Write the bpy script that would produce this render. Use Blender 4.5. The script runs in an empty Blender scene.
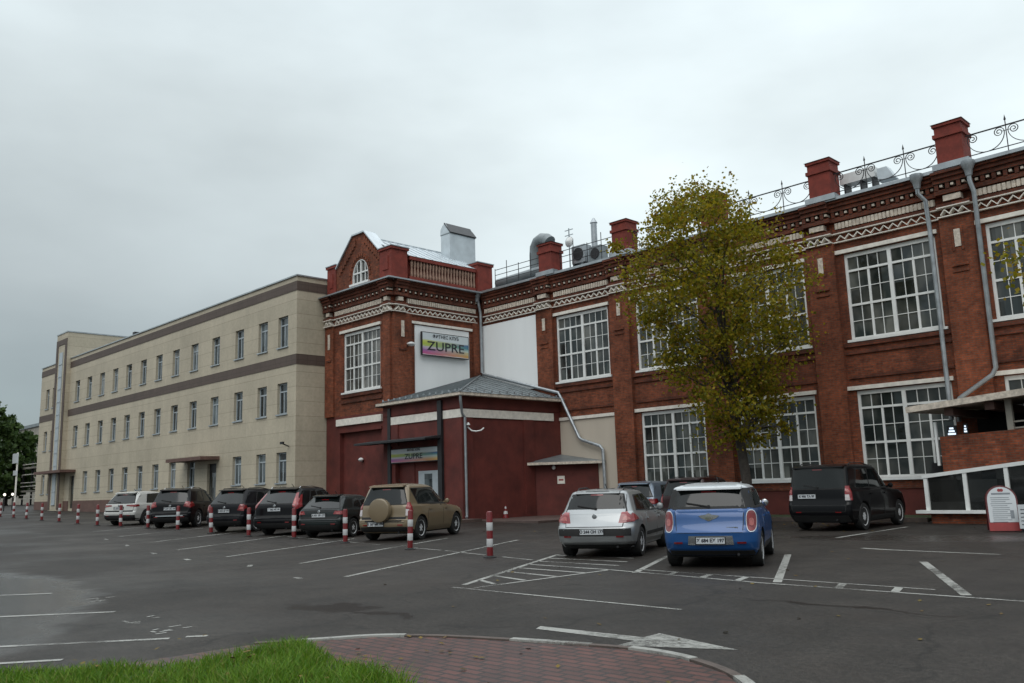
import bpy, bmesh, math, random
from mathutils import Vector, Matrix
from mathutils.bvhtree import BVHTree
random.seed(7)
SC = bpy.context.scene
COL = SC.collection
R = math.radians

# ------------------------------------------------------------------ camera
cd = bpy.data.cameras.new('camera'); cam = bpy.data.objects.new('camera', cd); COL.objects.link(cam)
cam.matrix_world = Matrix(((0.6997, 0.1392, 0.7007, 0), (0.7138, -0.0951, -0.6939, 0), (-0.0299, 0.9857, -0.1659, 1.65), (0, 0, 0, 1)))
cd.sensor_width = 36; cd.lens = 860 / 1024 * 36; cd.clip_start = .1; cd.clip_end = 5000
SC.camera = cam

# ------------------------------------------------------------------ sky and sun
W = bpy.data.worlds.new('World'); SC.world = W; W.use_nodes = True
nt = W.node_tree; nt.nodes.clear()
def N(t, kind, **kw):
    n = t.nodes.new(kind)
    for k, v in kw.items(): setattr(n, k, v)
    return n
out = N(nt, 'ShaderNodeOutputWorld'); bg = N(nt, 'ShaderNodeBackground'); nt.links.new(bg.outputs[0], out.inputs[0])
bg.inputs[1].default_value = .1
sky = N(nt, 'ShaderNodeTexSky', sky_type='NISHITA', sun_disc=False); sky.sun_elevation = R(48); sky.sun_rotation = R(150)
tc = N(nt, 'ShaderNodeTexCoord')
sep = N(nt, 'ShaderNodeSeparateXYZ'); nt.links.new(tc.outputs['Generated'], sep.inputs[0])
rmp = N(nt, 'ShaderNodeValToRGB'); nt.links.new(sep.outputs[2], rmp.inputs[0])
els = rmp.color_ramp.elements
els[0].position = 0; els[0].color = (3.7, 4.25, 4.6, 1)
els[1].position = 1; els[1].color = (11.0, 11.6, 11.9, 1)
for p, c in ((.10, (4.75, 5.6, 5.8, 1)), (.22, (5.6, 6.25, 6.35, 1)), (.40, (5.4, 6.0, 6.1, 1)), (.56, (4.8, 5.4, 5.6, 1)), (.75, (8.6, 9.2, 9.5, 1))):
    e = els.new(p); e.color = c
mp = N(nt, 'ShaderNodeMapping'); nt.links.new(tc.outputs['Generated'], mp.inputs[0]); mp.inputs['Scale'].default_value = (1.3, 1.3, 3.2)
ns = N(nt, 'ShaderNodeTexNoise'); nt.links.new(mp.outputs[0], ns.inputs['Vector']); ns.inputs['Scale'].default_value = 1.6; ns.inputs['Detail'].default_value = 5; ns.inputs['Roughness'].default_value = .5
mr = N(nt, 'ShaderNodeMapRange'); nt.links.new(ns.outputs[0], mr.inputs[0])
mr.inputs[1].default_value = .3; mr.inputs[2].default_value = .7; mr.inputs[3].default_value = .82; mr.inputs[4].default_value = 1.14
# heavier cloud low in the west (the far end of the street)
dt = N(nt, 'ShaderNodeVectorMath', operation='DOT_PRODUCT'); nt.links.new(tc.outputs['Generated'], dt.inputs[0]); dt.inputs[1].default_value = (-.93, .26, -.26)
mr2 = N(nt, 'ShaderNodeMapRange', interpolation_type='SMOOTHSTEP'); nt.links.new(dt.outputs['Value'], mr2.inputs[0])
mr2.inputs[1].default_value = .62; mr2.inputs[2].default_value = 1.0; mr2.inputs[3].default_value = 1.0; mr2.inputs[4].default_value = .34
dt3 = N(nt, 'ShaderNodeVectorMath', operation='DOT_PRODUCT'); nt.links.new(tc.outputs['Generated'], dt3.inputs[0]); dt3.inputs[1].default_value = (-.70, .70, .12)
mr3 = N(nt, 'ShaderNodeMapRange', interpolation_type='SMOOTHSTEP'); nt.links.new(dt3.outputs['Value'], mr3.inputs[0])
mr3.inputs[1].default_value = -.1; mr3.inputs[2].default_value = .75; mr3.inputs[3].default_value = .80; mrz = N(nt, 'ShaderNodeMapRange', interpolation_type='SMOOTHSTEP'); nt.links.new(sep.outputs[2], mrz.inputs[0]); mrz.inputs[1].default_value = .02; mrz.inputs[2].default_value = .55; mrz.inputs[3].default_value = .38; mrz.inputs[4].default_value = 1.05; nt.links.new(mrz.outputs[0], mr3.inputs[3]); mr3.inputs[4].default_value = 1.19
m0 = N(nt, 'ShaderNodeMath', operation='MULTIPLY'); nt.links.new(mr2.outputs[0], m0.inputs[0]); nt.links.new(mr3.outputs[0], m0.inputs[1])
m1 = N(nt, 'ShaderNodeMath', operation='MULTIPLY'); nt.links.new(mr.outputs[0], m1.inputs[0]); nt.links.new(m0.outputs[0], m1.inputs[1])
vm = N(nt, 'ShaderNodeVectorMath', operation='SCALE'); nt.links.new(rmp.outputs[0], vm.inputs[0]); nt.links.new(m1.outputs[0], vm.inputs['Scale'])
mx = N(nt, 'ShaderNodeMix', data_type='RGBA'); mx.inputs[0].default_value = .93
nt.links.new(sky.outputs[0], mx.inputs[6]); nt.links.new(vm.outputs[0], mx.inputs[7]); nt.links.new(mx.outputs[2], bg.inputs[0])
sd = bpy.data.lights.new('sun', 'SUN'); sun = bpy.data.objects.new('sun', sd); COL.objects.link(sun)
sd.energy = .6; sd.angle = R(40); sd.color = (1, .97, .93)
az, el = R(150), R(48)   # clockwise from +Y, as the sky texture counts
d = Vector((math.sin(az) * math.cos(el), math.cos(az) * math.cos(el), math.sin(el)))
sun.rotation_euler = d.to_track_quat('Z', 'Y').to_euler(); sun.location = (0, 0, 40)
SC.view_settings.view_transform = 'Standard'; SC.view_settings.look = 'None'
SC.view_settings.exposure = .58; SC.view_settings.gamma = 1; SC.view_settings.use_curve_mapping = False

# ------------------------------------------------------------------ materials
def mat(name, col, rough=.6, metal=0, var=.25, scale=3, bump=0, bscale=40, coat=0, spec=.5, stain=0, streak=False, emit=0, nscale=None):
    m = bpy.data.materials.new(name); m.use_nodes = True; t = m.node_tree; p = t.nodes['Principled BSDF']
    p.inputs['Roughness'].default_value = rough; p.inputs['Metallic'].default_value = metal
    p.inputs['Coat Weight'].default_value = coat; p.inputs['Coat Roughness'].default_value = .04
    p.inputs['Specular IOR Level'].default_value = spec
    g = N(t, 'ShaderNodeNewGeometry') if nscale is None else None
    src = g.outputs['Position'] if g else N(t, 'ShaderNodeTexCoord').outputs['Object']
    mpn = N(t, 'ShaderNodeMapping'); t.links.new(src, mpn.inputs[0])
    mpn.inputs['Scale'].default_value = (1, 1, .18) if streak else (1, 1, 1)
    n = N(t, 'ShaderNodeTexNoise'); n.inputs['Scale'].default_value = scale; n.inputs['Detail'].default_value = 6; n.inputs['Roughness'].default_value = .6
    t.links.new(mpn.outputs[0], n.inputs['Vector'])
    r = N(t, 'ShaderNodeValToRGB'); t.links.new(n.outputs[0], r.inputs[0])
    a, b = 1 - var, 1 + var
    r.color_ramp.elements[0].position = .3; r.color_ramp.elements[0].color = (col[0]*a, col[1]*a, col[2]*a, 1)
    r.color_ramp.elements[1].position = .7; r.color_ramp.elements[1].color = (min(1, col[0]*b), min(1, col[1]*b), min(1, col[2]*b), 1)
    t.links.new(r.outputs[0], p.inputs['Base Color'])
    if bump:
        n2 = N(t, 'ShaderNodeTexNoise'); n2.inputs['Scale'].default_value = bscale; n2.inputs['Detail'].default_value = 4
        t.links.new(src, n2.inputs['Vector'])
        bp = N(t, 'ShaderNodeBump'); bp.inputs['Strength'].default_value = bump; bp.inputs['Distance'].default_value = .02
        t.links.new(n2.outputs[0], bp.inputs['Height']); t.links.new(bp.outputs[0], p.inputs['Normal'])
    if emit:
        p.inputs['Emission Color'].default_value = (*col, 1); p.inputs['Emission Strength'].default_value = emit
    return m

def brickmat(name, c1, c2, mortar, bw=.26, rh=.077, ms=.012, offs=.5, rough=.85, bump=.3, var=.5, nsc=.5, floor=False, spec=.3, bias=0, sootiness=.0):
    m = bpy.data.materials.new(name); m.use_nodes = True; t = m.node_tree; p = t.nodes['Principled BSDF']
    p.inputs['Roughness'].default_value = rough; p.inputs['Specular IOR Level'].default_value = spec
    g = N(t, 'ShaderNodeNewGeometry'); s = N(t, 'ShaderNodeSeparateXYZ'); t.links.new(g.outputs['Position'], s.inputs[0])
    c = N(t, 'ShaderNodeCombineXYZ')
    if floor:
        t.links.new(s.outputs[0], c.inputs[0]); t.links.new(s.outputs[1], c.inputs[1])
    else:
        a = N(t, 'ShaderNodeMath', operation='ADD'); t.links.new(s.outputs[0], a.inputs[0]); t.links.new(s.outputs[1], a.inputs[1])
        t.links.new(a.outputs[0], c.inputs[0]); t.links.new(s.outputs[2], c.inputs[1])
    b = N(t, 'ShaderNodeTexBrick', offset=offs); t.links.new(c.outputs[0], b.inputs['Vector'])
    b.inputs['Scale'].default_value = 1; b.inputs['Brick Width'].default_value = bw; b.inputs['Row Height'].default_value = rh
    b.inputs['Mortar Size'].default_value = ms; b.inputs['Mortar Smooth'].default_value = .1; b.inputs['Bias'].default_value = bias
    b.inputs['Color1'].default_value = (*c1, 1); b.inputs['Color2'].default_value = (*c2, 1); b.inputs['Mortar'].default_value = (*mortar, 1)
    def noise(sc, det, lo, hi, stretch=None):
        n = N(t, 'ShaderNodeTexNoise'); n.inputs['Scale'].default_value = sc; n.inputs['Detail'].default_value = det; n.inputs['Roughness'].default_value = .65
        if stretch:
            mm = N(t, 'ShaderNodeMapping'); mm.inputs['Scale'].default_value = stretch; t.links.new(g.outputs['Position'], mm.inputs[0]); t.links.new(mm.outputs[0], n.inputs['Vector'])
        else: t.links.new(g.outputs['Position'], n.inputs['Vector'])
        q = N(t, 'ShaderNodeMapRange'); t.links.new(n.outputs[0], q.inputs[0]); q.inputs[1].default_value = .3; q.inputs[2].default_value = .7
        q.inputs[3].default_value = lo; q.inputs[4].default_value = hi
        return q.outputs[0]
    f1 = noise(nsc, 7, 1 - var, 1 + var * .6); f2 = noise(1.6, 5, 1 - var * .5, 1 + var * .4, (1, 1, .25)); f3 = noise(6, 5, 1 - var * .6, 1 + var * .55)
    x = N(t, 'ShaderNodeMath', operation='MULTIPLY'); t.links.new(f1, x.inputs[0]); t.links.new(f2, x.inputs[1])
    y = N(t, 'ShaderNodeMath', operation='MULTIPLY'); t.links.new(x.outputs[0], y.inputs[0]); t.links.new(f3, y.inputs[1])
    v = N(t, 'ShaderNodeVectorMath', operation='SCALE'); t.links.new(b.outputs['Color'], v.inputs[0]); t.links.new(y.outputs[0], v.inputs['Scale'])
    t.links.new(v.outputs[0], p.inputs['Base Color'])
    if bump:
        bp = N(t, 'ShaderNodeBump'); bp.inputs['Strength'].default_value = bump; bp.inputs['Distance'].default_value = .01; bp.invert = True
        t.links.new(b.outputs['Fac'], bp.inputs['Height']); t.links.new(bp.outputs[0], p.inputs['Normal'])
    return m

M = {}
M['brick'] = brickmat('red_brick', (.275, .067, .027), (.145, .038, .018), (.12, .068, .048), var=.55)
M['brick_pil'] = brickmat('pilaster_brick', (.28, .069, .027), (.165, .042, .018), (.13, .072, .05), var=.5)
M['brick_dark'] = brickmat('corbel_brick', (.185, .046, .022), (.10, .028, .016), (.09, .052, .038), var=.5)
M['red_paint'] = mat('dark_red_paint', (.108, .0205, .0150), .75, var=.34, scale=1.1, bump=.15, bscale=14)
M['red_post'] = mat('painted_red_brick', (.18, .029, .018), .8, var=.28, scale=3, bump=.25, bscale=12)
M['trim'] = mat('white_trim', (.74, .70, .63), .75, var=.15, scale=4)
M['trim_old'] = mat('weathered_white_brick', (.56, .49, .41), .85, var=.35, scale=7)
M['balus'] = mat('pale_brick_baluster', (.30, .19, .14), .85, var=.3, scale=7)
M['render_white'] = mat('white_render', (.83, .85, .85), .85, var=.05, scale=.6, streak=True)
M['render_cream'] = mat('cream_render', (.52, .46, .38), .85, var=.07, scale=.6, streak=True)
M['frame'] = mat('white_window_frame', (.76, .77, .75), .45, var=.08)
M['zinc'] = mat('zinc_sheet', (.40, .43, .45), .42, metal=.7, var=.2, scale=2)
M['pipe'] = mat('galvanised_pipe', (.36, .39, .41), .45, metal=.6, var=.25, scale=3)
M['roof'] = mat('grey_metal_roof', (.20, .225, .235), .42, metal=.35, var=.22, scale=1.4)
M['lid'] = mat('dark_grey_sheet', (.035, .037, .04), .5, metal=.2, var=.2)
M['roof_light'] = mat('light_metal_roof', (.55, .60, .63), .4, metal=.35, var=.12, scale=1.4)
M['iron'] = mat('wrought_iron', (.03, .03, .033), .55, metal=.3, var=.2)
M['dark'] = mat('dark_steel', (.022, .022, .024), .5, metal=.2, var=.2)
M['interior'] = mat('dark_interior', (.012, .012, .013), .9, var=.3, scale=1)
M['tile'] = brickmat('beige_cladding', (.50, .44, .335), (.465, .41, .31), (.30, .255, .185), bw=90, rh=.86, ms=.012, offs=0, rough=.6, bump=.2, var=.15, nsc=.25, spec=.35)
M['tile_brown'] = brickmat('brown_cladding', (.11, .080, .066), (.10, .072, .059), (.07, .05, .04), bw=.62, rh=.3, ms=.012, offs=0, rough=.6, bump=.2, var=.12, nsc=.3, spec=.35)
M['plinth'] = mat('brown_plinth', (.12, .065, .052), .7, var=.2, scale=2)
M['alu'] = mat('grey_window_frame', (.42, .47, .50), .45, metal=.15, var=.1)
M['concrete'] = mat('concrete', (.30, .28, .24), .9, var=.2, scale=1.2, bump=.2)
M['chrome'] = mat('chrome', (.6, .62, .64), .15, metal=1, var=.08)
M['alloy'] = mat('alloy_rim', (.60, .61, .62), .4, metal=.15, var=.15, nscale=1)
M['lampwhite'] = mat('lamp_white', (.7, .71, .7), .35, var=.08)
M['bulb'] = mat('lamp_bulb', (1, .93, .8), .4, var=.02, emit=1.1)
M['led'] = mat('led_panel', (.75, .87, 1), .4, var=.02, emit=.8)
M['wood'] = mat('bark', (.050, .042, .035), .9, var=.4, scale=9, bump=.6, bscale=25)
M['white_paint'] = mat('sign_white', (.54, .565, .58), .5, var=.05)
M['sign_red'] = mat('sign_red', (.27, .026, .026), .45, var=.12, scale=6)
M['sign_maroon'] = mat('sign_maroon', (.10, .012, .014), .45, var=.12, scale=6)
M['ink_soft'] = mat('faded_sign_ink', (.20, .22, .24), .5, var=.2)
M['ink'] = mat('sign_ink', (.02, .02, .03), .5, var=.1)
M['bol_red'] = mat('bollard_red', (.15, .008, .010), .4, var=.22, scale=9, coat=.3)
M['bol_white'] = mat('bollard_white_band', (.50, .50, .50), .4, var=.1, scale=9)
M['rubber'] = mat('black_rubber', (.014, .014, .014), .75, var=.25)

def glassmat(name, tint, rough=.06, curtain=(.10, .105, .10), amount=.5, scale=.7, warm=False):
    """window pane: dark gloss with whatever stands behind it (blinds, shelves, rooms) as a soft pattern"""
    m = bpy.data.materials.new(name); m.use_nodes = True; t = m.node_tree; p = t.nodes['Principled BSDF']
    p.inputs['Roughness'].default_value = rough; p.inputs['Specular IOR Level'].default_value = .6
    g = N(t, 'ShaderNodeNewGeometry'); mpn = N(t, 'ShaderNodeMapping'); t.links.new(g.outputs['Position'], mpn.inputs[0]); mpn.inputs['Scale'].default_value = (1, 1, .55)
    n = N(t, 'ShaderNodeTexNoise'); n.inputs['Scale'].default_value = scale; n.inputs['Detail'].default_value = 3; t.links.new(mpn.outputs[0], n.inputs['Vector'])
    r = N(t, 'ShaderNodeValToRGB'); t.links.new(n.outputs[0], r.inputs[0]); r.color_ramp.elements[0].position = .42; r.color_ramp.elements[1].position = .62
    r.color_ramp.elements[0].color = (*tint, 1); r.color_ramp.elements[1].color = tuple(a + (b - a) * amount for a, b in zip(tint, curtain)) + (1,)
    t.links.new(r.outputs[0], p.inputs['Base Color'])
    n2 = N(t, 'ShaderNodeTexNoise'); n2.inputs['Scale'].default_value = 1.1; t.links.new(g.outputs['Position'], n2.inputs['Vector'])
    bp = N(t, 'ShaderNodeBump'); bp.inputs['Strength'].default_value = .06; bp.inputs['Distance'].default_value = .03
    t.links.new(n2.outputs[0], bp.inputs['Height'])
    sp_ = N(t, 'ShaderNodeSeparateXYZ'); t.links.new(g.outputs['Position'], sp_.inputs[0]); ad = N(t, 'ShaderNodeMath', operation='ADD'); t.links.new(sp_.outputs[0], ad.inputs[0]); t.links.new(sp_.outputs[1], ad.inputs[1])
    cb = N(t, 'ShaderNodeCombineXYZ'); t.links.new(ad.outputs[0], cb.inputs[0]); t.links.new(sp_.outputs[2], cb.inputs[1]); sn_ = N(t, 'ShaderNodeVectorMath', operation='SNAP'); t.links.new(cb.outputs[0], sn_.inputs[0]); sn_.inputs[1].default_value = (.43, .71, 1)
    wn = N(t, 'ShaderNodeTexWhiteNoise', noise_dimensions='3D'); t.links.new(sn_.outputs[0], wn.inputs['Vector']); sb_ = N(t, 'ShaderNodeVectorMath', operation='SUBTRACT'); t.links.new(wn.outputs['Color'], sb_.inputs[0]); sb_.inputs[1].default_value = (.5, .5, .5)
    sc_ = N(t, 'ShaderNodeVectorMath', operation='SCALE'); t.links.new(sb_.outputs[0], sc_.inputs[0]); sc_.inputs['Scale'].default_value = .10; an_ = N(t, 'ShaderNodeVectorMath', operation='ADD'); t.links.new(bp.outputs[0], an_.inputs[0]); t.links.new(sc_.outputs[0], an_.inputs[1])
    nn_ = N(t, 'ShaderNodeVectorMath', operation='NORMALIZE'); t.links.new(an_.outputs[0], nn_.inputs[0]); t.links.new(nn_.outputs[0], p.inputs['Normal'])
    mv = N(t, 'ShaderNodeMapRange'); t.links.new(wn.outputs['Value'], mv.inputs[0]); mv.inputs[3].default_value = .55; mv.inputs[4].default_value = 1.5; vs = N(t, 'ShaderNodeVectorMath', operation='SCALE'); t.links.new(r.outputs[0], vs.inputs[0]); t.links.new(mv.outputs[0], vs.inputs['Scale']); t.links.new(vs.outputs[0], p.inputs['Base Color'])
    return m
M['glass'] = glassmat('hall_window_glass', (.020, .027, .027), curtain=(.13, .132, .118), amount=.75, scale=.9)
M['glass_curtain'] = glassmat('curtained_window_glass', (.05, .052, .05), curtain=(.16, .155, .14), amount=.8, scale=1.6)
M['glass_office'] = glassmat('office_window_glass', (.035, .045, .05), curtain=(.14, .17, .18), amount=.7, scale=.8)
M['glass_blind'] = glassmat('blind_window_glass', (.12, .14, .15), curtain=(.26, .27, .26), amount=.8, scale=1.4)
M['glass_deep'] = glassmat('dark_window_glass', (.015, .02, .022), curtain=(.08, .10, .11), amount=.6, scale=1.2)
M['glass_porch'] = glassmat('porch_glass', (.008, .009, .009), curtain=(.03, .03, .028), amount=.8)
M['car_glass'] = mat('tinted_car_glass', (.008, .010, .010), .05, var=.2, nscale=1, spec=.42)
def paint(name, c, metal=.35, rough=.38, coat=.6, spec=.5): return mat(name, c, rough, metal=metal, var=.06, scale=2, coat=coat, nscale=1, spec=spec)

# asphalt: worn, patched, wet in places
def asphalt():
    m = bpy.data.materials.new('wet_asphalt'); m.use_nodes = True; t = m.node_tree; p = t.nodes['Principled BSDF']
    g = N(t, 'ShaderNodeNewGeometry')
    def noise(sc, det, lo, hi, a=.35, b=.65, st=None, ro=.6):
        n = N(t, 'ShaderNodeTexNoise'); n.inputs['Scale'].default_value = sc; n.inputs['Detail'].default_value = det; n.inputs['Roughness'].default_value = ro
        src = g.outputs['Position']
        if st:
            mm = N(t, 'ShaderNodeMapping'); mm.inputs['Scale'].default_value = st; t.links.new(src, mm.inputs[0]); src = mm.outputs[0]
        t.links.new(src, n.inputs['Vector'])
        q = N(t, 'ShaderNodeMapRange'); t.links.new(n.outputs[0], q.inputs[0])
        q.inputs[1].default_value = a; q.inputs[2].default_value = b; q.inputs[3].default_value = lo; q.inputs[4].default_value = hi
        return q.outputs[0], n
    big, _ = noise(.16, 4, .78, 1.2); mid, _ = noise(1.3, 6, .82, 1.16); grit, gn = noise(42, 3, .30, 1.85, ro=.9); speck, _ = noise(14, 4, .66, 1.4)
    streak, _ = noise(.8, 4, .88, 1.1, st=(1, .25, 1))
    def mul(a, b):
        x = N(t, 'ShaderNodeMath', operation='MULTIPLY'); t.links.new(a, x.inputs[0]); t.links.new(b, x.inputs[1]); return x.outputs[0]
    f = mul(mul(mul(big, mid), mul(grit, speck)), streak)
    # tar seams / cracks
    vo = N(t, 'ShaderNodeTexVoronoi', feature='DISTANCE_TO_EDGE'); vo.inputs['Scale'].default_value = .22
    nn = N(t, 'ShaderNodeTexNoise'); nn.inputs['Scale'].default_value = 1.2; nn.inputs['Detail'].default_value = 6; t.links.new(g.outputs['Position'], nn.inputs['Vector'])
    ad = N(t, 'ShaderNodeVectorMath', operation='MULTIPLY_ADD'); t.links.new(nn.outputs['Color'], ad.inputs[0]); ad.inputs[1].default_value = (1.3, 1.3, 0); t.links.new(g.outputs['Position'], ad.inputs[2])
    t.links.new(ad.outputs[0], vo.inputs['Vector'])
    cr = N(t, 'ShaderNodeMapRange'); t.links.new(vo.outputs['Distance'], cr.inputs[0]); cr.inputs[1].default_value = .002; cr.inputs[2].default_value = .010; cr.inputs[3].default_value = .6; cr.inputs[4].default_value = 1
    f = mul(f, cr.outputs[0])
    v = N(t, 'ShaderNodeVectorMath', operation='SCALE'); v.inputs[0].default_value = (.0245, .0210, .0180); t.links.new(f, v.inputs['Scale'])
    # brown silt
    si, _ = noise(.35, 5, 0, .25, .52, .75)
    mxs = N(t, 'ShaderNodeMix', data_type='RGBA'); t.links.new(si, mxs.inputs[0]); t.links.new(v.outputs[0], mxs.inputs[6]); mxs.inputs[7].default_value = (.050, .036, .028, 1)
    t.links.new(mxs.outputs[2], p.inputs['Base Color'])
    # rain film: a broad one over the near bays and two small dips, with ragged edges
    sp = N(t, 'ShaderNodeSeparateXYZ'); t.links.new(ad.outputs[0], sp.inputs[0])
    def ellipse(cx, cy, rx, ry, rot, soft):
        mpp = N(t, 'ShaderNodeMapping', vector_type='TEXTURE'); mpp.inputs['Location'].default_value = (cx + .65, cy + .65, 0); mpp.inputs['Rotation'].default_value = (0, 0, rot); mpp.inputs['Scale'].default_value = (rx, ry, 1e3); t.links.new(ad.outputs[0], mpp.inputs[0])
        ln = N(t, 'ShaderNodeVectorMath', operation='LENGTH'); t.links.new(mpp.outputs[0], ln.inputs[0]); q = N(t, 'ShaderNodeMapRange', interpolation_type='SMOOTHSTEP'); t.links.new(ln.outputs['Value'], q.inputs[0])
        q.inputs[1].default_value = 1; q.inputs[2].default_value = 1 - soft; q.inputs[3].default_value = 0; q.inputs[4].default_value = 1; return q.outputs[0]
    def mx_(a, b):
        x = N(t, 'ShaderNodeMath', operation='MAXIMUM'); t.links.new(a, x.inputs[0]); t.links.new(b, x.inputs[1]); return x.outputs[0]
    film = ellipse(-17.0, 2.0, 9.0, 3.9, R(-18), .22); dip = mx_(ellipse(-11.1, 7.2, .95, .42, R(15), .3), ellipse(-9.75, 7.15, .75, .16, R(-8), .4)); dip2 = ellipse(-9.5, 23.5, 4.5, 1.6, R(10), .5); dip = mx_(dip, ellipse(-5.2, 11.0, 1.6, .12, R(-4), .5))
    base_r, _ = noise(.22, 4, .42, .60, .38, .55)
    def lerp_(a, f, b):
        x = N(t, 'ShaderNodeMix', data_type='FLOAT'); t.links.new(f, x.inputs[0]); t.links.new(a, x.inputs[2]) if not isinstance(a, float) else setattr(x.inputs[2], 'default_value', a); x.inputs[3].default_value = b; return x.outputs[0]
    ro = lerp_(lerp_(lerp_(base_r, film, .13), dip2, .24), dip, .40); t.links.new(ro, p.inputs['Roughness'])
    t.links.new(lerp_(lerp_(lerp_(.20, film, .75), dip2, .45), dip, .10), p.inputs['Specular IOR Level'])
    dm = N(t, 'ShaderNodeMix', data_type='RGBA'); t.links.new(dip, dm.inputs[0]); t.links.new(mxs.outputs[2], dm.inputs[6]); dm.inputs[7].default_value = (.012, .0085, .0065, 1); t.links.new(dm.outputs[2], p.inputs['Base Color'])
    bp = N(t, 'ShaderNodeBump'); bp.inputs['Strength'].default_value = .6; bp.inputs['Distance'].default_value = .012
    t.links.new(gn.outputs[0], bp.inputs['Height']); t.links.new(bp.outputs[0], p.inputs['Normal'])
    return m
M['asphalt'] = asphalt()
def worn_paint():
    m = bpy.data.materials.new('worn_road_paint'); m.use_nodes = True; t = m.node_tree; p = t.nodes['Principled BSDF']; o = t.nodes['Material Output']
    p.inputs['Base Color'].default_value = (.33, .33, .305, 1); p.inputs['Roughness'].default_value = .5
    tr = N(t, 'ShaderNodeBsdfTransparent'); mxx = N(t, 'ShaderNodeMixShader'); g = N(t, 'ShaderNodeNewGeometry')
    n = N(t, 'ShaderNodeTexNoise'); n.inputs['Scale'].default_value = 7; n.inputs['Detail'].default_value = 8; n.inputs['Roughness'].default_value = .8; t.links.new(g.outputs['Position'], n.inputs['Vector'])
    n2 = N(t, 'ShaderNodeTexNoise'); n2.inputs['Scale'].default_value = .6; n2.inputs['Detail'].default_value = 2; t.links.new(g.outputs['Position'], n2.inputs['Vector'])
    a = N(t, 'ShaderNodeMath', operation='ADD'); t.links.new(n.outputs[0], a.inputs[0]); t.links.new(n2.outputs[0], a.inputs[1])
    q = N(t, 'ShaderNodeMapRange'); t.links.new(a.outputs[0], q.inputs[0]); q.inputs[1].default_value = .80; q.inputs[2].default_value = 1.05; q.inputs[3].default_value = .15; q.inputs[4].default_value = .92
    t.links.new(q.outputs[0], mxx.inputs[0]); t.links.new(tr.outputs[0], mxx.inputs[1]); t.links.new(p.outputs[0], mxx.inputs[2]); t.links.new(mxx.outputs[0], o.inputs[0])
    return m
M['road_paint'] = worn_paint()
M['puddle'] = mat('rain_puddle', (.022, .015, .012), .2, var=.2, scale=1)
M['paver'] = brickmat('red_pavers', (.105, .036, .027), (.062, .024, .019), (.016, .012, .011), bw=.24, rh=.12, ms=.016, rough=.42, bump=.5, var=.3, nsc=1.2, floor=True, spec=.5)
M['kerb'] = mat('kerb_stone', (.085, .065, .055), .8, var=.25, scale=6, bump=.3)
M['soil'] = mat('grassy_soil', (.030, .045, .014), .95, var=.5, scale=8, bump=.4)
M['slab'] = mat('paved_apron', (.085, .058, .050), .6, var=.25, scale=2, bump=.2)

def leafmat(name, cols, trans=.25):
    m = bpy.data.materials.new(name); m.use_nodes = True; t = m.node_tree; p = t.nodes['Principled BSDF']; o = t.nodes['Material Output']
    g = N(t, 'ShaderNodeNewGeometry'); r = N(t, 'ShaderNodeValToRGB'); t.links.new(g.outputs['Random Per Island'], r.inputs[0])
    e = r.color_ramp.elements
    e[0].position = 0; e[0].color = (*cols[0], 1); e[1].position = 1; e[1].color = (*cols[-1], 1)
    for i, c in enumerate(cols[1:-1]): x = e.new((i + 1) / (len(cols) - 1)); x.color = (*c, 1)
    t.links.new(r.outputs[0], p.inputs['Base Color']); p.inputs['Roughness'].default_value = .6; p.inputs['Specular IOR Level'].default_value = .25
    tl = N(t, 'ShaderNodeBsdfTranslucent'); t.links.new(r.outputs[0], tl.inputs[0]); mxx = N(t, 'ShaderNodeMixShader'); mxx.inputs[0].default_value = trans
    t.links.new(p.outputs[0], mxx.inputs[1]); t.links.new(tl.outputs[0], mxx.inputs[2]); t.links.new(mxx.outputs[0], o.inputs[0])
    return m
M['leaf'] = leafmat('autumn_leaves', [(.085, .098, .010), (.185, .178, .011), (.30, .245, .012), (.125, .132, .010), (.35, .25, .013), (.15, .08, .012)], .5)
M['leaf_fallen'] = leafmat('fallen_leaf', [(.10, .075, .015), (.17, .11, .018), (.07, .04, .014)], .1)
M['leaf_green'] = leafmat('green_leaves', [(.022, .046, .013), (.042, .075, .018), (.06, .10, .022), (.03, .055, .014)])
M['blade'] = leafmat('grass_blades', [(.045, .125, .009), (.09, .20, .012), (.15, .25, .018), (.06, .15, .010), (.20, .20, .05)], .3)

# ------------------------------------------------------------------ object helpers
def tag(o, label=None, cat=None, group=None, kind=None):
    if label: o['label'] = label
    if cat: o['category'] = cat
    if group: o['group'] = group
    if kind: o['kind'] = kind
    return o
def empty(name, loc, label, cat, group=None, rz=0):
    o = bpy.data.objects.new(name, None); COL.objects.link(o); o.location = loc; o.rotation_euler = (0, 0, rz); o.empty_display_size = .3
    return tag(o, label, cat, group)
def base_of(p):
    v = Vector((0, 0, 0))
    while p: v += p.location; p = p.parent
    return v

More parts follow.
